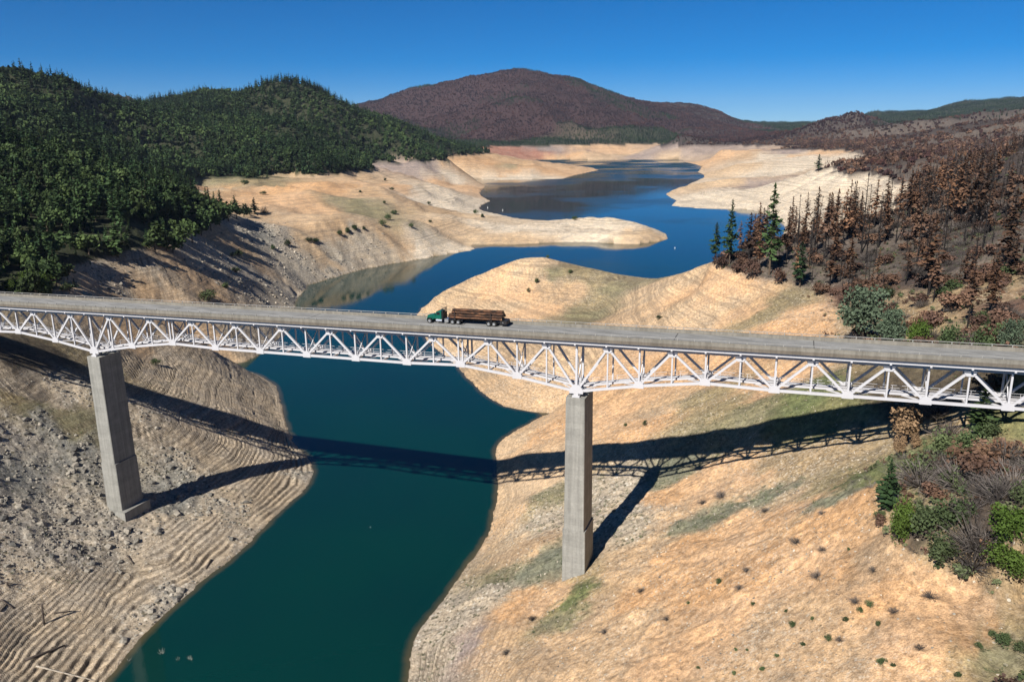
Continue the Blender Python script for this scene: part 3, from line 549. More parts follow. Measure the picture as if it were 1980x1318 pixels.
def road_mat():
    m = NT_('worn_asphalt'); tc = m.n('ShaderNodeTexCoord').outputs['Object']
    mp = m.n('ShaderNodeMapping', i_0=tc); mp.inputs['Rotation'].default_value = (0, 0, -math.atan2(BU[1], BU[0]))
    st_ = m.n('ShaderNodeMapping', i_0=mp.outputs[0]); st_.inputs['Scale'].default_value = (.04, .9, 1)
    n1 = m.noise(st_.outputs[0], 1.0, 4, .6); n2 = m.noise(tc, .3, 5, .6); n3 = m.noise(tc, 7, 2)
    k = m.math('MULTIPLY', m.ramp(n1, .3, .7, .80, 1.16), m.math('MULTIPLY', m.ramp(n2, .3, .7, .86, 1.12), m.ramp(n3, .3, .7, .9, 1.1)))
    c = m.mix(1.0, (.20, .198, .190), m.n('ShaderNodeCombineXYZ', i_0=k, i_1=k, i_2=k).outputs[0], 'MULTIPLY')
    m.bsdf(c, .85, 0, m.bump(n3, .2, .02), .3); return m.m
M_ROAD = road_mat()
M_GALV = flat_mat('galvanised_rail', (.25, .243, .228), .6, .1, .3)
M_JOINT = flat_mat('joint_rubber', (.05, .048, .045), .8)
M_STEEL_DARK = flat_mat('weathered_bearing_steel', (.30, .27, .25), .6)

K0, K1, TS = -8, 21, 5.0
TDECK0, TDECK1, ZR = -1.95, 6.95, 1.95
def depth_at(k):
    a = min(abs(k), abs(k - 10))
    return {0: 9.22, 1: 7.12, 2: 5.6}.get(a, 6.0)
BR = empty('truss_bridge', bridge(61, 2.5, 0), math.atan2(BU[1], BU[0]), label='long white steel deck truss bridge on two tall concrete piers', category='bridge')
BRM = Matrix.Translation(BR.location) @ Matrix.Rotation(BR.rotation_euler[2], 4, 'Z')
BRI = BRM.inverted()
def bpart(mb, name, mat, parent=BR, bevel=0.0, **props):
    o = mb.build(name, mat, parent, bevel=bevel, **props)
    if parent is BR or parent.parent is BR: o.data.transform(BRI)      # vertices in the bridge's own frame
    return o
def lb(s, t, z): return bridge(s, t, z)
NVEC = np.array([BN[0], BN[1], 0]); UVEC = np.array([BU[0], BU[1], BSL])
SA, SB = K0 * PAN, K1 * PAN
def sbox(mb, t0, t1, z0, z1, s0=SA, s1=SB): return mb.box((s0, t0, z0), (s1, t1, z1), lb)
deck = bpart(sbox(MB(), TDECK0, TDECK1, 1.36, ZR), 'deck', M_SLAB)
bpart(sbox(MB(), TDECK0 + .42, TDECK1 - .42, ZR + .004, ZR + .05), 'roadway', M_ROAD)
for t0, t1, e in ((TDECK0 + .04, TDECK0 + .36, TDECK0), (TDECK1 - .36, TDECK1 - .04, TDECK1)):
    par = bpart(sbox(sbox(MB(), t0, t1, ZR + .003, ZR + .62), min(t0, t1) - .02, max(t0, t1) + .02, ZR + .62, ZR + .70), 'parapet', M_DECK)
    tm = (t0 + t1) / 2
    rp = MB().box((-.07, -.07, 0), (.07, .07, .33)).mesh('rail_post', M_GALV)
    for i in range(int((SB - SA) / 3.05)):
        o_ = link('rail_post', rp, par); o_.location = BRI @ Vector(lb(SA + 1.0 + i * 3.05, tm, ZR + .70))
    bpart(sbox(MB(), tm - .055, tm + .055, ZR + 1.03, ZR + 1.13), 'rail', M_GALV, par)
for k in (2, 8, 18, -6):
    bpart(sbox(MB(), TDECK0 + .43, TDECK1 - .43, ZR + .052, ZR + .06, k * PAN - .9, k * PAN - .75), 'expansion_joint', M_JOINT)
for k in (-3, 5, 11.5, 13.5):
    bpart(sbox(MB(), TDECK0 + .43, TDECK1 - .43, ZR + .052, ZR + .058, k * PAN - .08, k * PAN + .08), 'tar_seam', M_JOINT)
for t in (-1.25, .7, 2.5, 4.3, 6.25): bpart(sbox(MB(), t - .12, t + .12, .78, 1.355), 'stringer', M_WHITE)
for t in (-1.5, 6.5): bpart(sbox(MB(), t - .06, t + .06, .68, .80), 'edge_beam', M_WHITE)
# both trusses
for t in (0.0, TS):
    bpart(sbox(MB(), t - .26, t + .26, -.12, .42), 'top_chord', M_WHITE)
    for k in range(K0, K1):
        bpart(MB().beam(lb(k * PAN, t, -depth_at(k)), lb((k + 1) * PAN, t, -depth_at(k + 1)), .44, .48, NVEC), 'bottom_chord', M_WHITE)
        bot, top, bot2 = lb(k * PAN, t, -depth_at(k)), lb((k + .5) * PAN, t, -.1), lb((k + 1) * PAN, t, -depth_at(k + 1))
        for a, b in ((bot, top), (top, bot2)):
            bpart(MB().beam(a, b, .36, .40, NVEC), 'diagonal', M_WHITE)
        mid = lb((k + .5) * PAN, t, -(depth_at(k) + depth_at(k + 1)) / 2)
        bpart(MB().beam(mid, lb((k + .5) * PAN, t, -.1), .25, .27, NVEC), 'hanger', M_WHITE)
        bpart(MB().prism([(-.75, .12), (.75, .12), (1.0, -.25), (.55, -1.0), (-.55, -1.0), (-1.0, -.25)], -.285, .285, lambda x, y, z, k=k: lb((k + .5) * PAN + x, t + y, z)), 'gusset_plate', M_WHITE)
    for k in range(K0, K1 + 1):
        w = .42 if k in (0, 10) else .31
        for off in ((-.45, .45) if k in (2, 8, 18) else (0,)):
            bpart(MB().beam(lb(k * PAN + off, t, -depth_at(k)), lb(k * PAN + off, t, -.1), w, w, NVEC), 'post', M_WHITE)
        g = 1.35 if k in (0, 10) else .95
        bpart(MB().prism([(-g, -.42), (g, -.42), (g * 1.05, .3), (.45 * g, 1.0 * g), (-.45 * g, 1.0 * g), (-g * 1.05, .3)], -.30, .30, lambda x, y, z, k=k: lb(k * PAN + x, t + y, z - depth_at(k))), 'gusset_plate', M_WHITE)
for k2 in range(2 * K0, 2 * K1 + 1):
    k = k2 / 2; s_ = k * PAN
    d = depth_at(int(k)) if k2 % 2 == 0 else (depth_at(int(math.floor(k))) + depth_at(int(math.floor(k)) + 1)) / 2
    fb = MB(); sbox(fb, TDECK0 + .35, TDECK1 - .35, .44, .775, s_ - .16, s_ + .16)
    bpart(fb, 'floor_beam', M_WHITE)
    bpart(MB().beam(lb(s_, .27, -d), lb(s_, TS - .27, -d), .30, .36, UVEC), 'bottom_strut', M_WHITE)
    if k2 % 2 == 0:
        bpart(MB().beam(lb(s_ + .12, .2, -d + .3), lb(s_ + .12, TS - .2, -.5), .16, .16, UVEC).beam(lb(s_ - .12, .2, -.5), lb(s_ - .12, TS - .2, -d + .3), .16, .16, UVEC), 'sway_brace', M_WHITE)
for k in range(K0, K1):
    da, db = depth_at(k), depth_at(k + 1)
    bpart(MB().beam(lb(k * PAN + .3, .3, -da + .05), lb((k + .5) * PAN, TS - .3, -(da + db) / 2 + .05), .22, .22, NVEC).beam(lb((k + .5) * PAN, TS - .3, -(da + db) / 2 + .05), lb((k + 1) * PAN - .3, .3, -db + .05), .22, .22, NVEC), 'lateral_brace', M_WHITE)
    wk = bpart(MB().beam(lb(k * PAN + .02, 3.75, -da + .42), lb((k + 1) * PAN - .02, 3.75, -db + .42), .8, .10, NVEC), 'walkway', M_WHITE)
    bpart(MB().beam(lb(k * PAN, 2.6, -da + .28), lb((k + 1) * PAN, 2.6, -db + .28), .36, .36, NVEC), 'utility_pipe', M_WHITE)
    hr = MB()
    for j in range(5):
        f = j / 5; p = lb((k + f) * PAN, 3.4, -(da + (db - da) * f) + .47); hr.beam(p, p + [0, 0, 1.05], .06, .06, NVEC)
    for h_ in (.58, 1.05): hr.beam(lb(k * PAN, 3.4, -da + .47 + h_), lb((k + 1) * PAN, 3.4, -db + .47 + h_), .055, .055, NVEC)
    bpart(hr, 'handrail', M_WHITE, wk)
# the two piers
def pier_block(s0, t0, z0, z1, hs0, hs1, ht0, ht1, ch):
    m = MB(); ring = lambda hs, ht, z: [(s0 + x, t0 + y, z) for x, y in ((-hs + ch, -ht), (hs - ch, -ht), (hs, -ht + ch), (hs, ht - ch), (hs - ch, ht), (-hs + ch, ht), (-hs, ht - ch), (-hs, -ht + ch))]
    vs_ = [(*(B0[:2] + BU * a + BN * b), z) for a, b, z in ring(hs0, ht0, z0) + ring(hs1, ht1, z1)]
    return m.add(vs_, [tuple(range(7, -1, -1)), tuple(range(8, 16))] + [(i, (i + 1) % 8, (i + 1) % 8 + 8, i + 8) for i in range(8)])
for k, zst, zfoot, lab in ((0, 24.0, 7.2, 'pier on the rocky left bank, standing on an exposed footing'), (10, 25.5, 9.0, 'pier on the tan right bank, its base in green weeds')):
    s_ = k * PAN; zt = B0[2] + BSL * s_ - 10.35
    zg = 4.0
    p = bpart(pier_block(s_, 2.5, zst, zt, 2.1, 1.92, 3.5, 3.42, .12), 'pier', M_CONC, label=lab)
    bpart(pier_block(s_, 2.5, zg, zst, 2.5, 2.38, 3.62, 3.56, .12), 'pier_base', M_CONC, p)
    if k == 0: bpart(pier_block(s_ + .25, 2.5, zg - 3, 11.2, 3.7, 3.7, 4.3, 4.3, .05), 'footing', M_CONC, p)
    for t in (0, TS):
        q_ = B0[:2] + BU * s_ + BN * t
        bpart(MB().beam((*q_, zt), (*q_, zt + .38), 1.5, 1.1, UVEC).beam((*q_, zt + .38), (*q_, zt + .95), .9, .8, UVEC), 'bearing', M_WHITE, p)
# abutments where the deck meets the hill
for s_, d in ((SA, -1), (SB, 1)):
    zz = B0[2] + BSL * s_
    bpart(pier_block(s_ + d * 1.2, 2.5, zz - 14, zz + 1.3, 1.2, 1.2, 4.6, 4.6, .05), 'abutment', M_CONC)
# ------------------------------------------------------------------ the log truck on the far lane
M_GREEN = flat_mat('green_truck_paint', (.004, .085, .058), .25, 0, .6, .05)
M_BLACK = flat_mat('black_chassis', (.018, .017, .017), .5)
M_TYRE = flat_mat('tyre_rubber', (.02, .02, .02), .85)
M_CHROME = flat_mat('polished_aluminium', (.75, .76, .78), .22, .9, .5, .05)
M_GLASS = flat_mat('dark_cab_glass', (.012, .016, .02), .06, 0, .6, .02)
M_LAMP = flat_mat('amber_lamp', (.6, .22, .02), .3)
M_LENS = flat_mat('headlamp_lens', (.8, .8, .78), .15, .2)
M_TAIL = flat_mat('red_tail_lamp', (.5, .02, .015), .3)
def bark():
    m = NT_('charred_bark'); tc = m.n('ShaderNodeTexCoord').outputs['Object']
    oi = m.n('ShaderNodeObjectInfo').outputs['Random']
    sh_ = m.n('ShaderNodeVectorMath', operation='ADD', i_0=tc, i_1=m.n('ShaderNodeCombineXYZ', i_0=m.math('MULTIPLY', oi, 90.0), i_1=0.0, i_2=0.0).outputs[0]).outputs[0]
    mp = m.n('ShaderNodeMapping', i_0=sh_); mp.inputs['Scale'].default_value = (.45, 2.2, 2.2)
    n1 = m.noise(mp.outputs[0], 1.0, 5, .7); n2 = m.noise(sh_, .5, 3)
    c = m.mix(m.ramp(n1, .42, .62), (.022, .016, .013), (.16, .075, .04))
    c = m.mix(m.ramp(n1, .62, .74), c, (.42, .26, .14))
    c = m.mix(m.ramp(n2, .42, .62, 0, .75), c, (.03, .02, .016))
    m.bsdf(c, .9, 0, m.bump(n1, .6, .06), .2); return m.m
M_BARK = bark()
M_ENDS = flat_mat('sawn_log_end', (.40, .25, .13), .9, 0, .2, .3, 6)
KT = 61.0
# front axle: found along the lane from where the wheel stands in the view
s_f = min(np.linspace(60, 120, 601), key=lambda s: abs(project(bridge(s, 3.2, ZR + .5))[0] - 830.5))
TL = 4.45
VS = .945
def road_pt(x): return bridge(s_f - x * VS, TL, ZR + .055)      # x metres ahead of the front axle
yaw = math.atan2(-BU[1], -BU[0]); tilt = -math.atan(-BSL)
def vehicle(name, x, **props):
    o = empty(name, road_pt(x), 0, **props); o.rotation_euler = (0, math.atan(BSL), yaw); o.scale = (VS, VS, VS); return o
def wheel(parent, x, y, dual=False):
    w_ = .30 if not dual else .58; sgn = 1 if y > 0 else -1
    ty = MB().tube((x, y - sgn * w_, .52), (x, y, .52), .52, n=20).build('wheel', M_TYRE, parent)
    MB().tube((x, y + sgn * .004, .52), (x, y + sgn * .03, .52), .30, .28, n=16).tube((x, y + sgn * .03, .52), (x, y + sgn * .12, .52), .13, .09, n=10).build('rim', M_CHROME, ty)
TR = vehicle('truck_tractor', 0, label='green conventional truck tractor with a black headache rack, hauling logs left across the bridge', category='truck')
# +x runs forward, +y to the driver's left: the side turned to the camera
MB().box((-7.6, -.45, .62), (.55, .45, .92)).build('chassis', M_BLACK, TR)
for x, d in ((0, False),):
    for y in (1.22, -1.22): wheel(TR, x, y)
for x in (-5.5, -6.85):
    for y in (1.22, -1.22): wheel(TR, x, y, True)
    MB().tube((x, -1.0, .52), (x, 1.0, .52), .12).build('axle', M_BLACK, TR)
hood = MB().prism([(.62, .75), (.72, 1.45), (.55, 1.72), (-.3, 1.88), (-1.35, 2.02), (-1.35, .95), (-.62, .95), (-.5, 1.08), (.45, 1.05), (.5, .8)], -.72, .72).build('hood', M_GREEN, TR, bevel=.05)
for y0, y1 in ((.74, 1.16), (-1.16, -.74)):
    MB().prism([(.68, .82), (.66, 1.2), (.42, 1.36), (-.45, 1.36), (-.72, 1.15), (-.95, .86), (-.78, .82), (-.6, 1.02), (-.42, 1.18), (.35, 1.18), (.5, 1.02), (.56, .82)], y0, y1).build('fender', M_GREEN, TR, bevel=.03)
    ym = (y0 + y1) / 2
    MB().box((.64, ym - .17, .98), (.72, ym + .17, 1.16)).build('headlight', M_LENS, TR)
gr = MB().box((.70, -.5, .88), (.765, .5, 1.52)).build('grille', M_CHROME, TR)
for i in range(6): MB().box((.766, -.46, .94 + i * .095), (.78, .46, .975 + i * .095)).build('grille_bar', M_BLACK, gr)
MB().box((.70, -1.18, .42), (.92, 1.18, .76)).build('bumper', M_CHROME, TR, bevel=.03)
cab = MB().prism([(-1.36, .95), (-1.36, 1.98), (-1.62, 2.62), (-1.95, 2.78), (-2.75, 2.80), (-2.85, 2.65), (-2.85, .95)], -1.06, 1.06).build('cab', M_GREEN, TR, bevel=.05)
MB().add([(-1.375, -.9, 2.03), (-1.375, .9, 2.03), (-1.595, .86, 2.56), (-1.595, -.86, 2.56)], [(0, 1, 2, 3)]).build('windscreen', M_GLASS, cab)
for s_ in (1, -1):
    MB().prism([(-1.62, 1.92), (-1.78, 2.5), (-2.5, 2.52), (-2.5, 1.92)], s_ * 1.058, s_ * 1.075).build('side_window', M_GLASS, cab)
    dr = MB().prism([(-1.5, 1.02), (-1.5, 1.86), (-2.58, 1.86), (-2.58, 1.02)], s_ * 1.058, s_ * 1.085).build('door', M_GREEN, cab)
    MB().box((-1.42, s_ * 1.28 - .1, 1.95), (-1.34, s_ * 1.28 + .1, 2.4)).beam((-1.4, s_ * 1.05, 2.2), (-1.4, s_ * 1.28, 2.2), .04, .04, (0, 0, 1)).build('mirror', M_BLACK, TR)
    MB().tube((-1.55, s_ * .88, .66), (-2.95, s_ * .88, .66), .31, n=16).build('fuel_tank', M_CHROME, TR)
    MB().box((-1.7, s_ * 1.02 - .18, .98), (-2.6, s_ * 1.02 + .18, 1.02)).build('step', M_CHROME, TR)
    MB().tube((-2.98, s_ * .92, 1.0), (-2.98, s_ * .92, 2.5), .11, n=10).tube((-2.98, s_ * .92, 2.5), (-3.02, s_ * .92, 3.35), .075, n=10).build('exhaust_stack', M_BLACK, TR)
for y in (-.7, -.35, 0, .35, .7): MB().box((-1.98, y - .05, 2.79), (-1.86, y + .05, 2.86)).build('roof_lamp', M_LAMP, cab)
rk = MB()
for y in (-1.1, 1.1): rk.box((-3.3, y - .05, .92), (-3.2, y + .05, 3.45))
for z in (1.0, 1.35, 1.7, 2.05, 2.4, 2.7, 2.95, 3.2, 3.4): rk.box((-3.28, -1.1, z), (-3.22, 1.1, z + .06))
rk.box((-3.24, -1.0, 1.0), (-3.21, 1.0, 2.45))
rk.build('headache_rack', M_BLACK, TR)
MB().box((-3.5, -.9, .93), (-4.4, .9, 1.1)).box((-3.6, .55, .4), (-4.5, 1.1, .9)).build('deck_plate', M_CHROME, TR)
def bunk(parent, x, zb):
    b = MB().box((x - .14, -1.22, zb), (x + .14, 1.22, zb + .24)).build('bunk', M_BLACK, parent)
    for y in (-1.17, 1.17): MB().box((x - .07, y - .06, zb + .24), (x + .07, y + .06, zb + 1.95)).build('stake', M_BLACK, b)
bunk(TR, -6.15, 1.0)
TRL = vehicle('log_trailer', -14.6, label='black pole trailer with tandem wheels under the rear of the log load', category='trailer')
MB().box((-2.3, -.42, .66), (1.5, .42, .95)).build('frame', M_BLACK, TRL)
MB().tube((1.4, 0, .85), (7.0, 0, .80), .14, n=8).build('reach_pole', M_BLACK, TRL)
for x in (.62, -.62):
    for y in (1.22, -1.22): wheel(TRL, x, y, True)
    MB().tube((x, -1.0, .52), (x, 1.0, .52), .12).build('axle', M_BLACK, TRL)
bunk(TRL, 0, 1.0)
MB().box((-3.5, -1.15, .55), (-2.0, 1.15, 1.32)).build('rear_rack', M_BLACK, TRL)
for y in (-.9, .9): MB().box((-3.53, y - .12, .8), (-3.5, y + .12, .95)).build('tail_lamp', M_TAIL, TRL)
MB().tube((-2.7, 1.16, .95), (-2.7, 1.19, .95), .12, n=10).build('reflector', M_CHROME, TRL)
for y in (-1.1, 1.1): MB().box((-1.32, y - .3, .3), (-1.27, y + .3, .98)).build('mud_flap', M_BLACK, TRL)
# the load: each log its own object
LOGS = [  # (y, z, radius, front, rear, label)
 (-.82, 1.55, .29, -4.6, -16.9, 'charred log lowest in the load, by the stakes away from the camera'), (-.24, 1.54, .28, -4.5, -17.0, 'charred log lowest in the load, second from the far stakes'),
 (.33, 1.54, .28, -4.7, -16.8, 'charred log lowest in the load, second from the near stakes'), (.88, 1.53, .27, -4.5, -17.0, 'blackened log lowest in the load, against the near stakes'),
 (-.86, 2.10, .28, -4.6, -17.2, 'charred log in the middle layer, by the stakes away from the camera'), (-.30, 2.09, .28, -4.9, -16.9, 'charred log in the middle layer, second from the far stakes'),
 (.28, 2.09, .28, -4.5, -17.1, 'charred log in the middle layer, second from the near stakes'), (.86, 2.07, .28, -4.6, -17.0, 'black and brown log in the middle layer against the near stakes'),
 (-.62, 2.60, .27, -5.3, -17.1, 'brown log on top of the load, farthest from the camera'), (-.02, 2.62, .28, -5.1, -17.0, 'brown log on top of the load, between two others'),
 (.58, 2.60, .29, -5.2, -17.2, 'brown streaked log on top of the load, nearest the camera'), (.30, 3.09, .25, -5.3, -16.9, 'thin brown log crowning the load, nearer the camera'), (-.34, 3.09, .24, -5.4, -17.0, 'thin brown log crowning the load, farther from the camera')]
for y, z, r, x0, x1, lab in LOGS:
    L = empty('log', road_pt(x0), 0, label=lab, category='log', group='charred logs chained on the truck'); L.rotation_euler = (0, math.atan(BSL), yaw); L.scale = (VS, VS, VS)
    n = x0 - x1; t = random.choice((.82, 1.0)); dy = random.uniform(-.02, .02)
    MB().tube((0, y, z), (-n, y + dy, z), r * (1 if t == 1 else .85), r * (.85 if t == 1 else 1), n=12, wob=.05, seg=8, cap=False).build('bark', M_BARK, L, True)
    e = MB()
    e.tube((.01, y, z), (-.03, y, z), r * .9, n=12).tube((-n - .01, y + dy, z), (-n + .03, y + dy, z), r * .85, n=12)
    e.build('sawn_end', M_ENDS, L)
# ------------------------------------------------------------------ plants: a few prototypes of each kind, shared by all that look alike
def quads_mesh(name, V, mat, extra=None):
    """V: (n, 4, 3) leaf sprays"""
    n = len(V); vs_ = V.reshape(-1, 3)
    me = bpy.data.meshes.new(name)
    me.vertices.add(n * 4); me.vertices.foreach_set('co', vs_.astype(np.float32).ravel())
    me.loops.add(n * 4); me.loops.foreach_set('vertex_index', np.arange(n * 4, dtype=np.int32))
    me.polygons.add(n); me.polygons.foreach_set('loop_start', np.arange(0, n * 4, 4, dtype=np.int32))
    me.update(calc_edges=True); me.materials.append(mat); return me
def sprays(P, A, Bv, la, lb_, bend=0.0):
    """kite-shaped sprays at P, la long along A and lb_ wide along Bv"""
    la, lb_ = la[:, None], lb_[:, None]
    return np.stack([P - A * la * .5, P - A * la * .05 + Bv * lb_ * .5, P + A * la * .5, P - A * la * .05 - Bv * lb_ * .5], 1)
def unit(v): return v / np.maximum(np.linalg.norm(v, axis=-1, keepdims=True), 1e-9)
def conifer_crown(r, nb, m, h=1.0, rad=.19, base=.14, gap=.0, droop=.25, power=.8, fat=1.0):
    f = np.sort(base + (1 - base) * (np.arange(nb) + r.random(nb)) / nb)
    if gap: f = f[r.random(nb) > gap]
    az = r.random(len(f)) * 2 * np.pi; g = (f - base) / (1 - base)
    L = rad * (np.clip(1 - g, 0, 1) ** power * np.minimum(1, .45 + 2.2 * g)) * (.65 + .6 * r.random(len(f))) + .012
    out = []
    for j in range(m):
        t = (j + .35 + .5 * r.random(len(f))) / m
        d = np.stack([np.cos(az), np.sin(az), -droop + .55 * g + .12 * r.standard_normal(len(f))], 1); d = unit(d)
        P = d * (L * t)[:, None]; P[:, 2] += f; side = unit(np.stack([-np.sin(az), np.cos(az), .5 * r.standard_normal(len(f))], 1))
        d2 = unit(d + .35 * r.standard_normal(d.shape))
        out.append(sprays(P, d2, side, L * (.95 / m + .28) * fat + .012, (L * (.42 + .35 * (1 - t)) + .012) * fat))
    tip = sprays(np.array([[0, 0, .985]] * 3), np.array([[0, 0, 1.0]] * 3), unit(r.standard_normal((3, 3)) * [1, 1, 0]), np.full(3, .08), np.full(3, .03))
    return np.concatenate(out + [tip]) * h
def leafy_crown(r, n, lobes=9, rad=.42, cz=.62, hz=.36, leaf=.085, base=.2):
    c = unit(r.standard_normal((lobes, 3))) * (.3 + .58 * r.random((lobes, 1))) * [rad, rad, hz]; c[:, 2] += cz; c[:, 2] = np.maximum(c[:, 2], base + .12)
    lr = rad * (.22 + .42 * r.random(lobes)); k = r.integers(0, lobes, n)
    d = unit(r.standard_normal((n, 3)) + [0, 0, .25]); P = c[k] + d * (lr[k] * (.45 + .72 * r.random(n) ** .8))[:, None]; P[:, 2] = np.maximum(P[:, 2], base * .6)
    nrm = unit(d * 1.0 + .8 * r.standard_normal((n, 3))); a = unit(np.cross(nrm, r.standard_normal((n, 3)))); b = np.cross(nrm, a)
    s = leaf * (.6 + .9 * r.random(n))
    return sprays(P, a, b, s * 1.5, s * 1.25)
def twig_crown(r, n, rad=.5, h=1.0, thin=.012):
    az = r.random(n) * 2 * np.pi; el = np.arcsin(.15 + .85 * r.random(n)); L = .35 + .65 * r.random(n)
    d = np.stack([np.cos(az) * np.cos(el) * rad * 2, np.sin(az) * np.cos(el) * rad * 2, np.sin(el) * h], 1)
    mid = d * (.35 + .3 * r.random(n))[:, None] * [1, 1, 1.1]; end = d * L[:, None] * .9 + .08 * r.standard_normal((n, 3)) * [1, 1, .6]
    st_ = mid * (r.random((n, 1)) < .5) * .9
    a = end - st_; side = unit(np.cross(a, r.standard_normal((n, 3)))) * thin
    return np.stack([st_ - side, st_ + side, end + side * .3, end - side * .3], 1)
def trunk_mesh(name, mat, r0, h, limbs=0, r=None, lim_len=.2, lean=0.0):
    m = MB(); m.tube((0, 0, -.04), (lean, 0, h), r0, r0 * .25, n=6, seg=2)
    for i in range(limbs):
        z = h * (.25 + .72 * r.random()); w = r.random() * 6.28; l = lim_len * (1.15 - z / h) * (.5 + r.random())
        m.tube((lean * z / h, 0, z), (lean * z / h + math.cos(w) * l, math.sin(w) * l, z + l * (.1 + .5 * r.random())), r0 * .28, r0 * .08, n=3, cap=False)
    return m.mesh(name, mat)
def leaf_mat(name, a, b, var=.35, rough=.75, noise_scale=.5, trans=0.0):
    m = NT_(name); oi = m.n('ShaderNodeObjectInfo').outputs['Random']; pos = m.n('ShaderNodeNewGeometry').outputs['Position']
    big = m.noise(m.n('ShaderNodeObjectInfo').outputs['Location'], .007, 4)
    c = m.mix(m.math('ADD', m.math('MULTIPLY', m.ramp(oi, .05, .95), .55), m.math('MULTIPLY', m.ramp(big, .3, .7), .45)), a, b)
    r2 = m.math('FRACT', m.math('MULTIPLY', oi, 7.31))
    n = m.noise(pos, noise_scale, 3)
    k = m.math('MULTIPLY', m.ramp(big, .3, .7, .66, 1.34), m.math('MULTIPLY', m.ramp(r2, 0, 1, 1 - var, 1 + var), m.ramp(n, .3, .7, .75, 1.25)))
    c = m.mix(1.0, c, m.n('ShaderNodeCombineXYZ', i_0=k, i_1=k, i_2=k).outputs[0], 'MULTIPLY')
    m.bsdf(c, rough, 0, None, .15); return m.m
L_PINE = leaf_mat('pine_needles', (.018, .042, .018), (.040, .066, .022))
L_OAK = leaf_mat('oak_leaves', (.020, .040, .014), (.048, .070, .022))
L_BRIGHT = leaf_mat('bright_green_leaves', (.034, .062, .010), (.050, .078, .014), .12)
L_GREYPINE = leaf_mat('grey_pine_needles', (.050, .074, .046), (.068, .090, .056), .12)
L_RUST = leaf_mat('scorched_needles', (.052, .034, .026), (.135, .070, .038), .4)
L_RUSTDARK = leaf_mat('scorched_leaves', (.060, .036, .030), (.125, .072, .045), .4)
L_PLUM = leaf_mat('far_scorched_trees', (.032, .018, .021), (.072, .034, .025), .15)
L_TWIG = leaf_mat('bare_grey_twigs', (.042, .037, .036), (.10, .085, .074), .3)
L_SAGE = leaf_mat('sage_shrub_leaves', (.055, .075, .035), (.095, .105, .052), .25)
L_DRY = leaf_mat('dry_tan_leaves', (.10, .064, .036), (.17, .11, .062), .25)
L_DULL = leaf_mat('dull_green_leaves', (.028, .048, .018), (.055, .070, .030), .3)
B_TRUNK = flat_mat('trunk_bark', (.10, .075, .055), .95, 0, .1, .3, 2.0)
B_BURNT = flat_mat('charred_trunk', (.020, .017, .016), .95, 0, .1, .3, 2.0)
pr = np.random.default_rng(11)
PROTO = {}
def proto(kind, crowns, trunks): PROTO[kind] = (crowns, trunks)
CONE = [conifer_crown(pr, 95, 3, rad=.17 + .05 * pr.random(), base=.08 + .1 * pr.random(), fat=1.0) for _ in range(5)]
proto('conifer_tree', [quads_mesh('crown', v, L_PINE) for v in CONE], [trunk_mesh('trunk', B_TRUNK, .018, .9, 5, pr, .1) for _ in range(2)])
OAK = [leafy_crown(pr, 520, 10 + i, .42 + .06 * pr.random(), .60, .34, .085) for i in range(5)]
proto('oak_tree', [quads_mesh('crown', v, L_OAK) for v in OAK], [trunk_mesh('trunk', B_TRUNK, .03, .6, 6, pr, .35) for _ in range(2)])
THIN = [conifer_crown(pr, 95, 3, rad=.135 + .06 * pr.random(), base=.15 + .3 * pr.random(), gap=.12 + .35 * pr.random(), droop=.35, fat=.8) for _ in range(9)]
proto('scorched_pine', [quads_mesh('crown', v, L_RUST) for v in THIN], [trunk_mesh('trunk', B_BURNT, .013, .96, 18, pr, .16) for _ in range(3)])
proto('green_pine', [quads_mesh('crown', conifer_crown(pr, 150, 3, rad=.16, base=.2, gap=.12, fat=.8), L_PINE) for _ in range(3)], [trunk_mesh('trunk', B_TRUNK, .013, .96, 10, pr, .1) for _ in range(2)])
proto('burnt_snag', [quads_mesh('twigs', np.concatenate([conifer_crown(pr, 34, 1, rad=.13, base=.35, gap=.2, fat=.35)]), L_TWIG) for _ in range(3)], [trunk_mesh('trunk', B_BURNT, .012, 1.0, 26, pr, .20) for _ in range(4)])
proto('scorched_shrub', [quads_mesh('crown', leafy_crown(pr, 420, 9, .5, .5, .36, .075, .1), L_RUSTDARK) for _ in range(4)], [trunk_mesh('trunk', B_BURNT, .03, .5, 8, pr, .4) for _ in range(2)])
proto('bare_shrub', [quads_mesh('twigs', twig_crown(pr, 420, .5, .95, .009), L_TWIG) for _ in range(4)], [trunk_mesh('stem', B_BURNT, .03, .45, 10, pr, .4) for _ in range(2)])
proto('green_shrub', [quads_mesh('crown', leafy_crown(pr, 900, 11, .5, .48, .34, .05, .08), L_DULL) for _ in range(4)], [trunk_mesh('stem', B_TRUNK, .03, .4, 5, pr, .3) for _ in range(2)])
proto('bright_shrub', [quads_mesh('crown', leafy_crown(pr, 2600, 16, .46, .5, .38, .034, .06), L_BRIGHT) for _ in range(2)], [trunk_mesh('stem', B_TRUNK, .03, .4, 5, pr, .3)])
proto('grey_pine', [quads_mesh('crown', leafy_crown(pr, 2600, 22, .42, .62, .34, .032, .22), L_GREYPINE) for _ in range(2)], [trunk_mesh('trunk', B_TRUNK, .022, .85, 14, pr, .35) for _ in range(2)])
proto('sage_shrub', [quads_mesh('crown', leafy_crown(pr, 170, 6, .5, .45, .34, .10, .05), L_SAGE) for _ in range(3)], [trunk_mesh('stem', B_TRUNK, .03, .3, 4, pr, .3)])
proto('dry_oak', [quads_mesh('crown', leafy_crown(pr, 1500, 13, .42, .58, .36, .04, .15), L_DRY) for _ in range(2)], [trunk_mesh('trunk', B_BURNT, .025, .7, 10, pr, .35)])

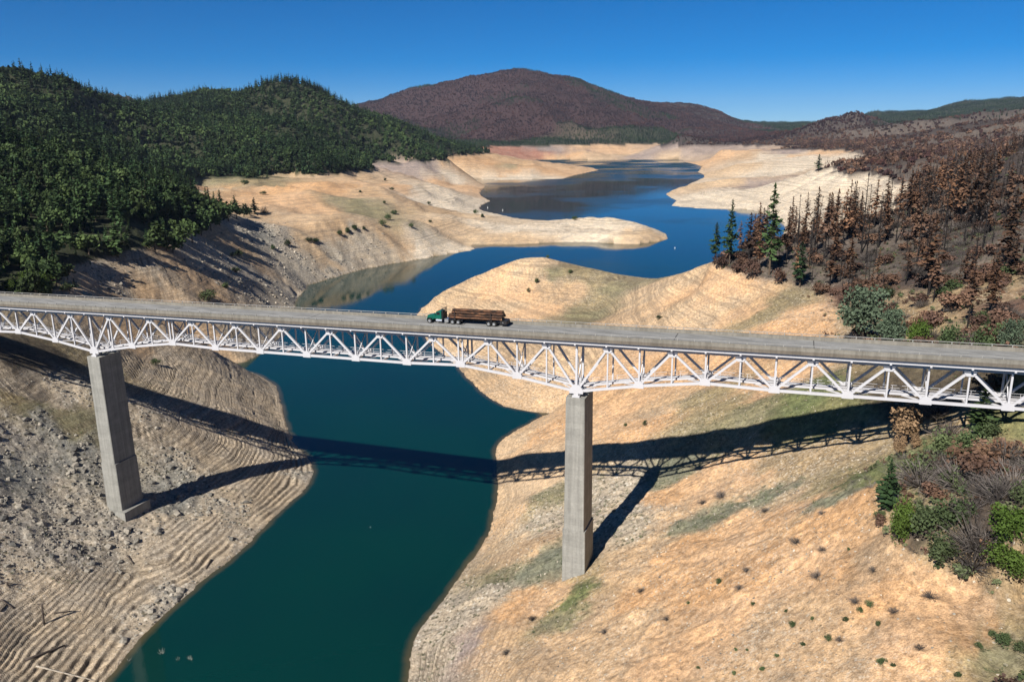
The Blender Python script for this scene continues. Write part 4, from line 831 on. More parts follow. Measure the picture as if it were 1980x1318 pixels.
def where(x, y, z, h, side, hs):
    p = project(np.array([x, y, z])); px = p[0]
    size = 'short' if h < hs[0] else 'tall' if h > hs[1] else 'middling'
    if side == 'left':
        pl = ('at the lower edge of the left forest' if z < 55 else 'high on the left hillside' if z > 95 else 'in the middle of the left hillside')
        pl += ', frame edge' if px < 130 else ', toward the lake' if px > 290 else ''
    else:
        pl = ('on the point by the blue water' if px < 1500 else 'on the burned slope above the grey green pine' if px < 1720 else 'on the burned slope above the bridge end' if px < 1880 else 'on the burned slope at the frame edge')
        pl += ', low down' if p[1] > 545 else ', along the crest' if p[1] < 440 else ''
    return size, pl
def plant(kind, P, h, label, cat, group=None, width=1.0, rz=None, lean=0.0):
    cr, tk = PROTO[kind]
    o = empty(kind, P, random.random() * 6.28 if rz is None else rz, label=label, category=cat)
    if group: o['group'] = group
    o.scale = (h * width, h * width, h); o.rotation_euler[0] = lean
    c = random.choice(cr); link(c.name.split('.')[0], c, o)
    t = random.choice(tk); link(t.name.split('.')[0], t, o)
    return o

# what a viewer near the camera can see: running skyline along every bearing
ANG = (Z - H) / RR
SKY = np.maximum.accumulate(ANG, axis=0); SKY = np.vstack([np.full((1, NT), -9.0), SKY[:-1]])
def seen(x, y, h, margin=1.5):
    z = ground_z(x, y); r = np.hypot(x, y); th = np.arctan2(x, y)
    i = np.clip(np.interp(r, R_, np.arange(NR)).astype(int), 0, NR - 1); j = np.clip(((th - TH0) / (TH1 - TH0) * (NT - 1)).astype(int), 0, NT - 1)
    return (z + h + margin + r * .002 - H) / r > SKY[i, j]
def scatter(r0, r1, t0, t1, spacing):
    """random points over a sector, one per spacing squared"""
    n = int((t1 - t0) * (r1 * r1 - r0 * r0) / 2 / spacing ** 2)
    r = np.sqrt(r0 * r0 + (r1 * r1 - r0 * r0) * rng.random(n)); t = t0 + (t1 - t0) * rng.random(n)
    return r * np.sin(t), r * np.cos(t)
def zone(x, y):
    """which plant cover grows at a point"""
    if not hasattr(zone, 'L'):
        zone.L = polar(np.array([hit(px, py) for px, py, _ in WILD])); zone.C = np.array([c for _, _, c in WILD])
    q = polar(np.stack([x, y, x * 0], -1)); q = q + .02 * np.stack([fbm(q[:, 0] * 30, q[:, 1] * 30, 3, 71), fbm(q[:, 0] * 30, q[:, 1] * 30 + 40, 3, 72)], -1)
    return np.concatenate([zone.C[np.argmin(np.sum((s[:, None] - zone.L[None]) ** 2, -1), 1)] for s in np.array_split(q, max(1, len(q) // 4000))]) if len(q) else np.array([])
NB = {}
def stuff(name, meshes, x, y, s, label, sink=.3, var=.0, tilt=.06, kind='stuff', mat=None, z=None, parent=None):
    """many alike things nobody could count: points carrying shared meshes"""
    col = bpy.data.collections.new(name + '_kinds')
    for i, me in enumerate(meshes): col.objects.link(bpy.data.objects.new('%s_%02d' % (name, i), me))
    n = len(x); zz = (ground_z(x, y) if z is None else z) - sink * 1.0
    me = bpy.data.meshes.new(name); me.vertices.add(n); me.vertices.foreach_set('co', np.stack([x, y, zz], -1).astype(np.float32).ravel())
    for nm, ty, arr, key in (('size', 'FLOAT_VECTOR', s if np.ndim(s) == 2 else np.stack([s * (.85 + .3 * rng.random(n)), s * (.85 + .3 * rng.random(n)), s], -1), 'vector'),
                         ('turn', 'FLOAT_VECTOR', np.stack([tilt * rng.standard_normal(n), tilt * rng.standard_normal(n), rng.random(n) * 6.283], -1), 'vector'),
                         ('pick', 'INT', rng.integers(0, len(meshes), n), 'value')):
        a = me.attributes.new(nm, ty, 'POINT'); a.data.foreach_set(key, np.asarray(arr, np.int32 if ty == 'INT' else np.float32).ravel())
    o = link(name, me, parent, kind=kind, label=label)
    ng = bpy.data.node_groups.new(name, 'GeometryNodeTree')
    ng.interface.new_socket('Geometry', in_out='INPUT', socket_type='NodeSocketGeometry'); ng.interface.new_socket('Geometry', in_out='OUTPUT', socket_type='NodeSocketGeometry')
    N = ng.nodes.new; gi, go = N('NodeGroupInput'), N('NodeGroupOutput')
    ip = N('GeometryNodeInstanceOnPoints'); ci = N('GeometryNodeCollectionInfo')
    ci.inputs['Collection'].default_value = col; ci.inputs['Separate Children'].default_value = True; ci.inputs['Reset Children'].default_value = True
    ip.inputs['Pick Instance'].default_value = True
    def attr(nm, ty):
        a = N('GeometryNodeInputNamedAttribute'); a.data_type = ty; a.inputs['Name'].default_value = nm; return a.outputs['Attribute']
    L = ng.links.new
    L(gi.outputs[0], ip.inputs['Points']); L(ci.outputs[0], ip.inputs['Instance']); L(attr('pick', 'INT'), ip.inputs['Instance Index'])
    L(attr('size', 'FLOAT_VECTOR'), ip.inputs['Scale'])
    e2r = N('FunctionNodeEulerToRotation'); L(attr('turn', 'FLOAT_VECTOR'), e2r.inputs[0]); L(e2r.outputs[0], ip.inputs['Rotation'])
    L(ip.outputs[0], go.inputs[0])
    md = o.modifiers.new('points', 'NODES'); md.node_group = ng
    return o
def whole(kind, mats=None):
    """crown and trunk of a kind in one mesh, for the far masses"""
    out = []
    cr, tk = PROTO[kind]
    import bmesh
    for i, c in enumerate(cr):
        bm = bmesh.new(); bm.from_mesh(c); a = len(bm.faces); bm.from_mesh(tk[i % len(tk)]); bm.faces.ensure_lookup_table()
        for f in bm.faces[a:]: f.material_index = 1
        me = bpy.data.meshes.new('whole_' + kind); bm.to_mesh(me); bm.free(); me.materials.append(mats or c.materials[0]); me.materials.append(tk[0].materials[0]); out.append(me)
    return out
FAR_CON = [quads_mesh('far_conifer', conifer_crown(pr, 26, 2, rad=.2, base=.05, fat=1.5), L_PINE) for _ in range(4)]
FAR_OAK = [quads_mesh('far_oak', leafy_crown(pr, 110, 7, .48, .5, .38, .17, .05), L_OAK) for _ in range(4)]
FAR_PLUM = [quads_mesh('far_plum', leafy_crown(pr, 36, 4, .42, .5, .42, .24, .0), L_PLUM) for _ in range(3)] + [quads_mesh('far_plum_pine', conifer_crown(pr, 18, 2, rad=.2, base=.05, fat=1.7), L_PLUM) for _ in range(3)]
FAR_BURN = [quads_mesh('far_burn', conifer_crown(pr, 24, 2, rad=.15, base=.2, gap=.2, fat=1.1), L_RUST if i % 3 == 0 else (L_RUSTDARK if i % 3 == 1 else L_TWIG)) for i in range(6)] + [quads_mesh('far_brush', leafy_crown(pr, 40, 5, .5, .35, .26, .2, .0), L_PLUM if i % 2 else L_RUSTDARK) for i in range(3)]

# ---- the green forests on the left
D2R = math.radians
def veg_points(r0, r1, t0, t1, sp, zones, hmax, zmin=50.3):
    x, y = scatter(r0, r1, D2R(t0), D2R(t1), sp)
    z = ground_z(x, y); k = (z > zmin + 1.6 * fbm(x / 14, y / 14, 3, 81)) & (lookup(SD, x, y) > 4); x, y = x[k], y[k]
    k = seen(x, y, hmax); x, y = x[k], y[k]
    zn = zone(x, y); k = np.isin(zn, zones); return x[k], y[k], zn[k]
xa_, ya_, _ = veg_points(230, 720, -46, -4, 6.6, ['floor'], 18, 47.2)
x1, y1, _ = veg_points(720, 1300, -46, -4, 5.6, ['floor'], 16)
x1 = np.concatenate([xa_, x1]); y1 = np.concatenate([ya_, y1])
x2, y2, _ = veg_points(1300, 2800, -46, 6, 9.0, ['floor'], 16)
xg = np.concatenate([x1, x2]); yg = np.concatenate([y1, y2]); rg_ = np.hypot(xg, yg)
mixn = fbm(xg / 90, yg / 90, 3, 91) + .35 * rng.standard_normal(len(xg))
is_con = mixn > -.12
hh = np.where(is_con, 11 + 13 * rng.random(len(xg)) ** 1.5, 7.5 + 6 * rng.random(len(xg))) * np.where(rg_ > 1300, 1.05, 1)
hh = hh * np.where(rg_ < 720, np.where(xg / yg < -.56, .75, .38 + .62 * smooth(47, 60, ground_z(xg, yg) + 2 * rng.standard_normal(len(xg)))), 1)      # low growth along the forest's edge
hh = hh * np.where((rg_ < 480) & (xg > -240) & (xg / yg > -.56), .45 + .55 * smooth(52, 68, ground_z(xg, yg)), 1)
pj = project(np.stack([xg, yg, ground_z(xg, yg)], -1)); vis = (pj[:, 0] > -90) & (pj[:, 0] < 2070)
xg, yg, rg_, is_con, hh, pj = xg[vis], yg[vis], rg_[vis], is_con[vis], hh[vis], pj[vis]
order = np.argsort(rg_ / hh); lone = np.zeros(len(xg), bool)
inside = (pj[:, 0] > 0) & (pj[:, 0] < 1980)
for flag, kind, lim, lab, gr in ((True, 'conifer_tree', 300, 'dark green conifer standing in the dense forest on the left near hillside', 'conifers of the left near hillside'),
                        (False, 'oak_tree', 300, 'round crowned green oak in the dense forest on the left near hillside', 'oaks of the left near hillside')):
    idx = [i for i in order if is_con[i] == flag and inside[i] and rg_[i] < 900][:lim]
    for i in idx:
        lone[i] = True
        sz_, pl_ = where(xg[i], yg[i], float(ground_z(xg[i], yg[i])), hh[i], 'left', (12, 17) if flag else (7.5, 10.5))
        plant(kind, (xg[i], yg[i], float(ground_z(xg[i], yg[i])) - .3), hh[i], (sz_ + ' dark green conifer ' if flag else sz_ + ' round green oak ') + pl_, 'tree', (sz_ + (' conifers ' if flag else ' oaks ')) + pl_, .9 + .3 * random.random())
rest = ~lone; near = rest & (rg_ < 700)
W_CON, W_OAK = whole('conifer_tree'), whole('oak_tree')
for sel, ms, nm, lab in ((near & is_con, W_CON, 'conifer_forest', 'dark conifers massed on the left near hillside'), (near & ~is_con, W_OAK, 'oak_forest', 'green oaks massed on the left near hillside'),
                   (rest & ~near & is_con, FAR_CON, 'far_conifer_forest', 'dark conifers covering the domed hill and the hills beside it'), (rest & ~near & ~is_con, FAR_OAK, 'far_oak_forest', 'green oaks covering the domed hill and the hills beside it')):
    if sel.any(): stuff(nm, ms, xg[sel], yg[sel], hh[sel], lab)
print('green', len(xg), 'near', near.sum())

# ---- the burned mountain at the head of the lake
xm, ym, zm = veg_points(3300, 6800, -18, 40, 11, ['plum', 'char', 'duff', 'floor', 'lawn', 'green', 'ash'], 14, 52)
r_ = rng.random(len(xm)); g_ = np.isin(zm, ['floor', 'lawn', 'green', 'duff']) | (fbm(xm / 300, ym / 300, 4, 95) > .27)
k1 = g_; stuff('far_green_woods', FAR_CON, xm[k1], ym[k1], 10 + 6 * rng.random(k1.sum()), 'green woods along the foot of the burned mountain and on the far right hills')
k1 = ~g_; stuff('burned_mountain_forest', FAR_PLUM, xm[k1], ym[k1], 7 + 4 * rng.random(k1.sum()), 'maroon scorched forest covering the mountain at the head of the lake')
print('mountain', len(xm))
# ---- burned hills on the right, rank behind rank
xb, yb, zb = veg_points(800, 3300, 4, 46, 8.5, ['char', 'ash', 'plum', 'burn', 'lawn'], 12, 51)
kd = rng.random(len(xb)) < np.where(zb == 'ash', .55, np.where(zb == 'lawn', .6, .97)); xb, yb, zb = xb[kd], yb[kd], zb[kd]
stuff('burned_hill_forest', FAR_BURN, xb, yb, 6 + 8 * rng.random(len(xb)) ** 1.5, 'scorched and bare trees scattered over the burned hills on the right')
print('burned', len(xb))

# ---- the near right hillside: scorched pines, snags, shrubs
xr, yr, zr = veg_points(60, 800, 8, 46, 4.3, ['char', 'ash', 'burn', 'dry', 'olive', 'lawn'], 14, 50.4)
pj = project(np.stack([xr, yr, ground_z(xr, yr)], -1)); rr_ = np.hypot(xr, yr)
# nothing grows through the bridge
sB = (xr - B0[0]) * BU[0] + (yr - B0[1]) * BU[1]; tB = (xr - B0[0]) * BN[0] + (yr - B0[1]) * BN[1]
ok = (pj[:, 0] > -50) & (pj[:, 0] < 2080) & ~((tB > -7) & (tB < 11))
xr, yr, zr, pj, rr_, tB = [a[ok] for a in (xr, yr, zr, pj, rr_, tB)]
cl_ = fbm(xr / 45, yr / 45, 3, 97); pat = fbm(xr / 60, yr / 60, 3, 98); u_ = rng.random(len(xr)); behind = tB > 0
kinds = []
for i in range(len(xr)):
    u = u_[i]
    if not behind[i]:
        kinds.append(None if u > .8 else ('bare_shrub' if u < .42 else 'green_shrub' if u < .58 else 'scorched_shrub' if u < .70 else 'sage_shrub'))
    elif rr_[i] < 250 or zr[i] in ('dry', 'olive', 'lawn'):
        kinds.append(None if u > .75 else ('scorched_shrub' if u < .25 else 'bare_shrub' if u < .42 else 'green_shrub' if u < .60 else 'sage_shrub' if u < .66 else 'scorched_pine'))
    else:
        dens = .70 + .8 * cl_[i]
        kinds.append(None if u > dens else ('scorched_pine' if u < dens * (.36 if pat[i] > .02 else .10) else 'burnt_snag' if u < dens * .50 else 'scorched_shrub' if u < dens * .72 else 'bare_shrub'))
kinds = np.array([k or '' for k in kinds])
for px, py, gap in ((1383, 503, 9), (1410, 512, 10), (1487, 532, 7), (1546, 556, 5), (1795, 570, 6), (1668, 668, 9), (1722, 680, 6)):      # the singled-out trees stand clear
    P = hit(px, py); kinds[(np.hypot(xr - P[0], yr - P[1]) < gap) & np.isin(kinds, ['scorched_pine', 'burnt_snag'])] = ''
HT = {'scorched_pine': (10, 13), 'burnt_snag': (10, 12), 'scorched_shrub': (3.2, 2.6), 'bare_shrub': (2.2, 2.6), 'green_shrub': (2.6, 2.6), 'sage_shrub': (1.6, 1.6)}
LAB = {'scorched_pine': ('rust brown pine on the burned hillside right of the bridge', 'scorched pines of the right hillside', 'tree', 300),
       'burnt_snag': ('bare blackened snag on the burned hillside right of the bridge', 'blackened snags of the right hillside', 'tree', 150),
       'scorched_shrub': ('brown scorched shrub on the burned hillside right of the bridge', 'scorched shrubs of the right hillside', 'shrub', 300),
       'bare_shrub': ('leafless grey shrub on the right hillside', 'leafless shrubs of the right hillside', 'shrub', 240),
       'green_shrub': ('dull green shrub on the right hillside', 'green shrubs of the right hillside', 'shrub', 200),
       'sage_shrub': ('low sage green shrub on the right hillside', 'sage shrubs of the right hillside', 'shrub', 120)}
for kd_, (h0, h1) in HT.items():
    ix = np.nonzero(kinds == kd_)[0]; ix = ix[np.argsort(rr_[ix])]
    lab, gr, cat, lim = LAB[kd_]; hs = h0 + h1 * rng.random(len(ix)) ** 1.6
    for i, h in list(zip(ix, hs))[:lim]:
        sz_, pl_ = where(xr[i], yr[i], float(ground_z(xr[i], yr[i])), h, 'right', (h0 + h1 * .1, h0 + h1 * .45))
        noun = lab.split(' on the ')[0]; pl_ = pl_ if behind[i] else 'in the thicket below the bridge'
        plant(kd_, (xr[i], yr[i], float(ground_z(xr[i], yr[i])) - .2), h, sz_ + ' ' + noun + ' ' + pl_, cat, sz_ + ' ' + noun + 's ' + pl_, (.85 + .4 * random.random()) * (1.25 if 'shrub' in kd_ else 1))
    if len(ix) > lim:
        j = ix[lim:]; stuff('more_' + kd_, whole(kd_), xr[j], yr[j], hs[lim:], LAB[kd_][0].replace(' on the', ', many on the').replace('pine', 'pines').replace('shrub', 'shrubs'))
print({k: int((kinds == k).sum()) for k in HT})
# ------------------------------------------------------------------ trees and shrubs one can point at
def height_for(px, py0, py1):
    """ground point under a plant and its height, from its foot and top rows"""
    P = hit(px, py0); t = at_y(px, py1, P[1]); return P, max(.4, t[2] - P[2])
def one(kind, px, foot, top, label, cat='tree', group=None, wid=None, sink=.25, lean=0.0):
    P, h = height_for(px, foot, top); P = P - [0, 0, sink]; h += sink
    w = 1.0
    if wid is not None:                       # wid: half width of the crown in photograph pixels
        m = wid / F * project(P)[2]; base = {'green_pine': .16, 'conifer_tree': .19, 'scorched_pine': .16, 'burnt_snag': .14}.get(kind, .5); w = m / (base * h)
    return plant(kind, P, h, label, cat, group, w, lean=lean)
one('green_pine', 1383, 503, 430, 'small dark green pine at the tip of the point above the blue water', wid=15)
one('green_pine', 1410, 512, 386, 'tall narrow green pine beside the small one at the tip of the point', wid=17)
one('green_pine', 1487, 532, 356, 'tallest green pine of the point, rising above the scorched trees', wid=27)
one('green_pine', 1546, 556, 468, 'green topped pine with a bare lower trunk at the edge of the tan slope', wid=20)
one('scorched_pine', 1447, 505, 412, 'grey brown half bare pine between the green pines of the point', wid=15)
one('scorched_pine', 1463, 505, 405, 'thin scorched pine just left of the tallest green pine', wid=11)
one('scorched_pine', 1520, 512, 400, 'thin grey scorched pine just right of the tallest green pine', wid=11)
one('scorched_pine', 1795, 570, 428, 'broad light brown scorched pine on the slope above the bridge deck', wid=34)
one('scorched_pine', 1792, 552, 470, 'smaller brown scorched pine standing against the broad light brown one', wid=25)
one('scorched_pine', 1872, 570, 488, 'brown scorched pine on the slope right of the broad light brown one', wid=24)
one('scorched_pine', 1958, 532, 455, 'light brown scorched pine high on the slope near the frame edge', wid=22)
one('scorched_pine', 1594, 500, 375, 'dense rust red pine in the row along the ridge', wid=20)
one('scorched_pine', 1630, 470, 365, 'rust pine with a narrow pointed top at the ridge, before the pale bank', wid=14)
one('burnt_snag', 1665, 490, 335, 'tall bare black snag standing above the ridge before the pale bank', wid=20)
one('burnt_snag', 1732, 470, 340, 'tall bare black snag among the rust pines on the ridge', wid=15)
for px, ft, tp, w in ((1555, 470, 372, 15), (1575, 475, 362, 16), (1612, 490, 366, 17), (1690, 440, 348, 18), (1710, 470, 362, 17), (1755, 430, 330, 17), (1830, 420, 300, 18), (1850, 430, 296, 18), (1880, 440, 290, 20), (1900, 430, 300, 17), (1945, 420, 315, 16), (1975, 430, 310, 18), (1535, 470, 400, 12), (1480, 470, 398, 11), (1660, 455, 370, 13)):
    one('scorched_pine', px, ft, tp, 'rust brown pine of the row along the right ridge line', group='scorched pines along the ridge line', wid=w)
one('grey_pine', 1668, 668, 556, 'wide grey green pine with several stems behind the bridge rail', wid=56)
for px, ft, tp, w, kd, lab in ((1772, 672, 612, 26, 'bright_shrub', 'yellow green shrub behind the bridge rail, right of the grey green pine'), (1722, 680, 598, 30, 'grey_pine', 'smaller grey green tree touching the wide one behind the rail'), (1835, 680, 628, 26, 'green_shrub', 'dull green shrub behind the rail, between two grey brush clumps'),
        (1905, 685, 612, 34, 'green_shrub', 'large green shrub behind the rail near the end of the bridge'), (1955, 690, 618, 30, 'grey_pine', 'blue green shrub behind the rail at the frame edge'), (1800, 660, 620, 24, 'bare_shrub', 'grey leafless shrub behind the rail, next to the yellow green one'), (1870, 672, 628, 22, 'bare_shrub', 'grey leafless shrub behind the rail beside the large green shrub'), (1935, 650, 600, 24, 'scorched_shrub', 'reddish scorched shrub above the rail near the frame edge'), (1850, 600, 560, 26, 'scorched_shrub', 'reddish scorched shrub on the slope above the end of the bridge'), (1690, 600, 560, 20, 'scorched_shrub', 'scorched brown shrub just above the wide grey green pine'), (1585, 572, 540, 16, 'scorched_shrub', 'scorched shrub at the lower edge of the burn, over the tan slope'), (1640, 585, 540, 20, 'scorched_shrub', 'scorched reddish shrub left above the grey green pine'), (1510, 548, 512, 14, 'scorched_shrub', 'scorched shrub at the foot of the tallest green pine'), (1455, 540, 500, 14, 'scorched_shrub', 'rust shrub at the foot of the point, left of the tallest green pine'), (1395, 520, 488, 13, 'scorched_shrub', 'dark brown brush at the foot of the two pines of the point'), (1425, 530, 500, 15, 'scorched_shrub', 'dark brown brush below the gap between the pines of the point')):
    one(kd, px, ft, tp, lab, 'shrub' if 'shrub' in kd else 'tree', wid=w)
# below the bridge on the right
BRUSH = [('conifer_tree', 1713, 986, 888, 24, 'narrow dark green conifer at the edge of the brush below the bridge', 'tree'), ('bright_shrub', 1740, 1046, 955, 31, 'bright green bushy shrub in front of the narrow dark conifer', 'shrub'),
 ('dry_oak', 1738, 884, 840, 15, 'small tan leaved oak at the end of the truss shadow', 'tree'), ('dry_oak', 1752, 862, 782, 44, 'brown leaved oak standing in the shadow under the bridge', 'tree'), ('dry_oak', 1768, 868, 838, 13, 'small tan leaved bush right of the shadowed oak', 'shrub'),
 ('conifer_tree', 1894, 840, 750, 28, 'pointed green conifer in front of the lower chord of the bridge', 'tree'), ('green_shrub', 1915, 850, 808, 22, 'olive shrub at the foot of the pointed conifer', 'shrub'), ('green_shrub', 1824, 884, 828, 30, 'dull green shrub below the truss, left of its twin', 'shrub'), ('green_shrub', 1872, 880, 826, 28, 'dull green shrub below the pointed conifer', 'shrub'),
 ('bare_shrub', 1833, 848, 795, 32, 'grey leafless brush directly under the lower chord', 'shrub'), ('bare_shrub', 1778, 938, 866, 46, 'wide dark grey leafless shrub right of the narrow conifer', 'shrub'), ('bare_shrub', 1824, 912, 860, 32, 'dark leafless shrub between the wide grey ones', 'shrub'), ('bare_shrub', 1856, 945, 872, 44, 'wide leafless shrub with dark branches in the middle of the brush', 'shrub'),
 ('bare_shrub', 1946, 902, 830, 46, 'blue grey leafless shrub near the frame edge below the bridge', 'shrub'), ('bare_shrub', 1902, 952, 888, 30, 'tall dark leafless shrub right of the middle of the brush', 'shrub'), ('scorched_shrub', 1802, 966, 928, 24, 'wine red low shrub under the wide grey shrubs', 'shrub'), ('bare_shrub', 1930, 965, 902, 36, 'brown leafless shrub above the olive green tree', 'shrub'),
 ('dry_oak', 1894, 900, 862, 16, 'rust brown leafy bush below the pointed conifer', 'shrub'), ('green_shrub', 1808, 1038, 968, 38, 'dark green shrub right of the bright green one', 'shrub'), ('green_shrub', 1845, 1020, 955, 34, 'dull green shrub behind the pale twiggy one', 'shrub'), ('green_shrub', 1822, 1086, 1030, 38, 'olive shrub at the lower edge of the brush, above bare soil', 'shrub'),
 ('bare_shrub', 1886, 1060, 968, 46, 'tall pale grey twiggy shrub left of the olive green tree', 'shrub'), ('bare_shrub', 1882, 1098, 1030, 38, 'brownish twiggy shrub at the lower edge of the brush', 'shrub'), ('bright_shrub', 1957, 1052, 962, 42, 'big olive green bushy tree at the frame edge', 'tree'), ('bright_shrub', 1950, 1106, 1046, 42, 'lower lobe shaped green bush beneath the olive green tree', 'shrub'),
 ('sage_shrub', 1790, 1000, 968, 24, 'grey sage shrub behind the bright green shrub', 'shrub'), ('sage_shrub', 1862, 1112, 1082, 26, 'grey green low shrub at the bottom of the brush', 'shrub'), ('sage_shrub', 1770, 1028, 985, 20, 'grey shrub wedged between the bright green and the dark green shrubs', 'shrub'), ('green_shrub', 1700, 1002, 985, 14, 'low dark shrub at the foot of the narrow conifer', 'shrub'),
 ('sage_shrub', 1925, 876, 842, 24, 'yellow green sage shrub right of the rust brown bush', 'shrub'), ('green_shrub', 1975, 980, 925, 26, 'grey green shrub cut by the frame edge', 'shrub'), ('scorched_shrub', 1700, 1015, 992, 16, 'brown dead brush under the narrow conifer', 'shrub'), ('bare_shrub', 1980, 905, 862, 26, 'leafless shrub cut by the frame edge below the bridge', 'shrub')]
for kd, px, ft, tp, w, lab, cat in BRUSH: one(kd, px, ft, tp, lab, cat, wid=w)
# left of the bridge
one('bright_shrub', 70, 566, 515, 'bright yellow green bush below the dark left forest, above the rail', 'shrub', wid=36)
one('bright_shrub', 20, 566, 536, 'small bright green bush at the left frame edge above the rail', 'shrub', wid=14)
one('green_shrub', 135, 563, 542, 'low dull green bush right of the bright yellow green one', 'shrub', wid=17)
one('conifer_tree', 228, 497, 424, 'pyramid shaped green conifer at the lower edge of the left forest', wid=24)
one('oak_tree', 100, 505, 452, 'large rounded grey green oak at the lower edge of the left forest', wid=48)
one('oak_tree', 300, 488, 436, 'rounded green oak right of the pyramid shaped conifer', wid=30)
one('oak_tree', 172, 492, 452, 'smaller green oak left of the pyramid shaped conifer', wid=24)
one('conifer_tree', 185, 345, 277, 'dark pointed conifer high on the left hill, above its neighbours', wid=18)
for px, ft, tp in ((400, 402, 362), (427, 404, 366), (455, 412, 378), (493, 414, 382), (380, 400, 372)):
    one('conifer_tree', px, ft, tp, 'small conifer on the thin end of the left forest above the tan bank', group='conifers on the thin end of the left forest', wid=10)
for px, ft, tp, w in ((352, 480, 439, 23), (372, 470, 426, 23), (390, 455, 410, 23), (408, 446, 402, 23), (425, 436, 396, 21), (442, 428, 392, 18), (458, 423, 394, 15), (472, 420, 397, 14), (484, 418, 401, 9), (335, 490, 453, 23), (322, 484, 447, 21)):
    one('oak_tree', px, ft, tp, 'green oak on the thin end of the left forest above the tan bank', group='oaks on the thin end of the left forest', wid=w)
BUSH = [(657, 455, 443, 7, 'round green bush, leftmost of three above the rock slide'), (671, 450, 436, 8, 'round green bush, middle of three above the rock slide'), (686, 446, 432, 8, 'round green bush, rightmost of three above the rock slide'),
 (597, 468, 457, 7, 'round green bush, left of a pair on the old road line'), (611, 468, 457, 7, 'round green bush, right of a pair on the old road line'), (556, 476, 461, 8, 'green bush at the end of the row right of the slate outcrop'), (527, 482, 470, 7, 'green bush at the foot of the slate outcrop'), (463, 496, 481, 9, 'green bush on the tan bank below the thin end of the forest'), (450, 497, 487, 6, 'smaller bush next to the green bush below the thin end of the forest'),
 (457, 527, 512, 9, 'grey green bush beside the dark rock outcrop'), (437, 556, 543, 10, 'dull green bush below the dark rock outcrop'), (405, 580, 556, 18, 'wide green bush just above the bridge rail on the left bank'), (473, 357, 346, 9, 'green bush just below the forest of the domed hill'), (509, 377, 368, 7, 'low bush in the fold left of the orange mound'),
 (739, 437, 424, 7, 'round green bush on the shoulder of the tan hill, lower of two'), (750, 426, 412, 8, 'round green bush on the shoulder of the tan hill, upper of two'), (762, 414, 403, 7, 'green bush above the olive hollow'), (795, 440, 430, 6, 'small green bush right of the olive hollow'), (832, 430, 423, 4, 'tiny bush at the neck of the middle peninsula'), (919, 414, 405, 6, 'small green bush by the upper lake shore'), (932, 420, 411, 5, 'small dark bush on the neck of the middle peninsula'),
 (1112, 426, 416, 7, 'green bush on the crest of the middle peninsula'), (1038, 547, 536, 6, 'small brown green bush on the face of the tan hump'), (1022, 565, 556, 4, 'tiny bush low on the face of the tan hump'), (1103, 528, 520, 6, 'green bush on the olive patch of the tan hump'), (1275, 617, 608, 6, 'small green bush on the tan slope above the bridge rail'), (743, 394, 387, 4, 'tiny bush on the tan hill near the upper lake'), (758, 368, 361, 5, 'low bush on the crest below the far peninsula'), (829, 396, 389, 4, 'tiny bush on the low tan shelf by the upper lake'), (697, 372, 366, 4, 'tiny bush right of the orange mound'), (703, 444, 435, 5, 'small bush right of the three above the rock slide'), (745, 350, 343, 4, 'tiny bush at the edge of the mauve slope'), (1059, 499, 491, 4, 'dry bush on the crest of the tan hump'), (608, 469, 461, 4, 'tiny bush between the pair on the old road line'),
 (302, 707, 690, 9, 'round green bush on the stepped spit behind the first pier'), (1247, 822, 812, 5, 'small dark bush on the slope above the bridge shadow')]
for px, ft, tp, w, lab in BUSH: one('green_shrub', px, ft, tp, lab, 'bush', wid=w, sink=.1)
one('bare_shrub', 511, 412, 392, 'bare little tree on the tan slope beyond the thin end of the forest', 'tree', wid=7)
one('green_pine', 1582, 332, 298, 'lone green tree on the pale bank before the burned hills', wid=9)
TUFT = [(1389, 1123, 8), (1455, 1166, 5), (1531, 1207, 8), (1634, 1196, 7), (1679, 1167, 8), (1663, 1179, 7), (1697, 1204, 7), (1601, 1231, 8), (1705, 1278, 9), (1726, 1283, 6), (1553, 1243, 6), (1501, 1266, 5), (1474, 1291, 7), (1422, 1254, 5), (1444, 1255, 4), (1935, 1235, 17), (1893, 1248, 8), (1851, 1303, 8), (1917, 1223, 9), (1420, 1299, 6), (1570, 1194, 5), (1970, 1250, 14), (1210, 820, 5), (1330, 1165, 4), (1520, 1180, 4), (1350, 1290, 4), (1640, 1060, 5)]
for px, py, w in TUFT: one('green_shrub', px, py + w * .6, py - w * .8, 'small dark green shrub dotting the tan slope in the right foreground', 'shrub', 'small green shrubs on the right foreground slope', wid=w, sink=.08)
DEAD = [(1580, 1110, 14), (1480, 985, 10), (1395, 955, 14), (1590, 1060, 9), (1655, 1160, 12), (1730, 1180, 11), (1625, 1235, 9), (1430, 1135, 10), (1540, 1045, 12), (1800, 1150, 14), (1445, 1100, 9), (1780, 1250, 10), (1240, 1140, 9), (1030, 1195, 9), (1290, 1195, 8), (1690, 1100, 10), (1360, 970, 9), (1590, 990, 8), (1170, 1220, 9), (980, 1260, 9)]
for px, py, w in DEAD: one('bare_shrub', px, py + w * .35, py - w * .7, 'low grey dead shrub on the tan slope in the right foreground', 'shrub', 'dead shrubs on the right foreground slope', wid=w, sink=.05)

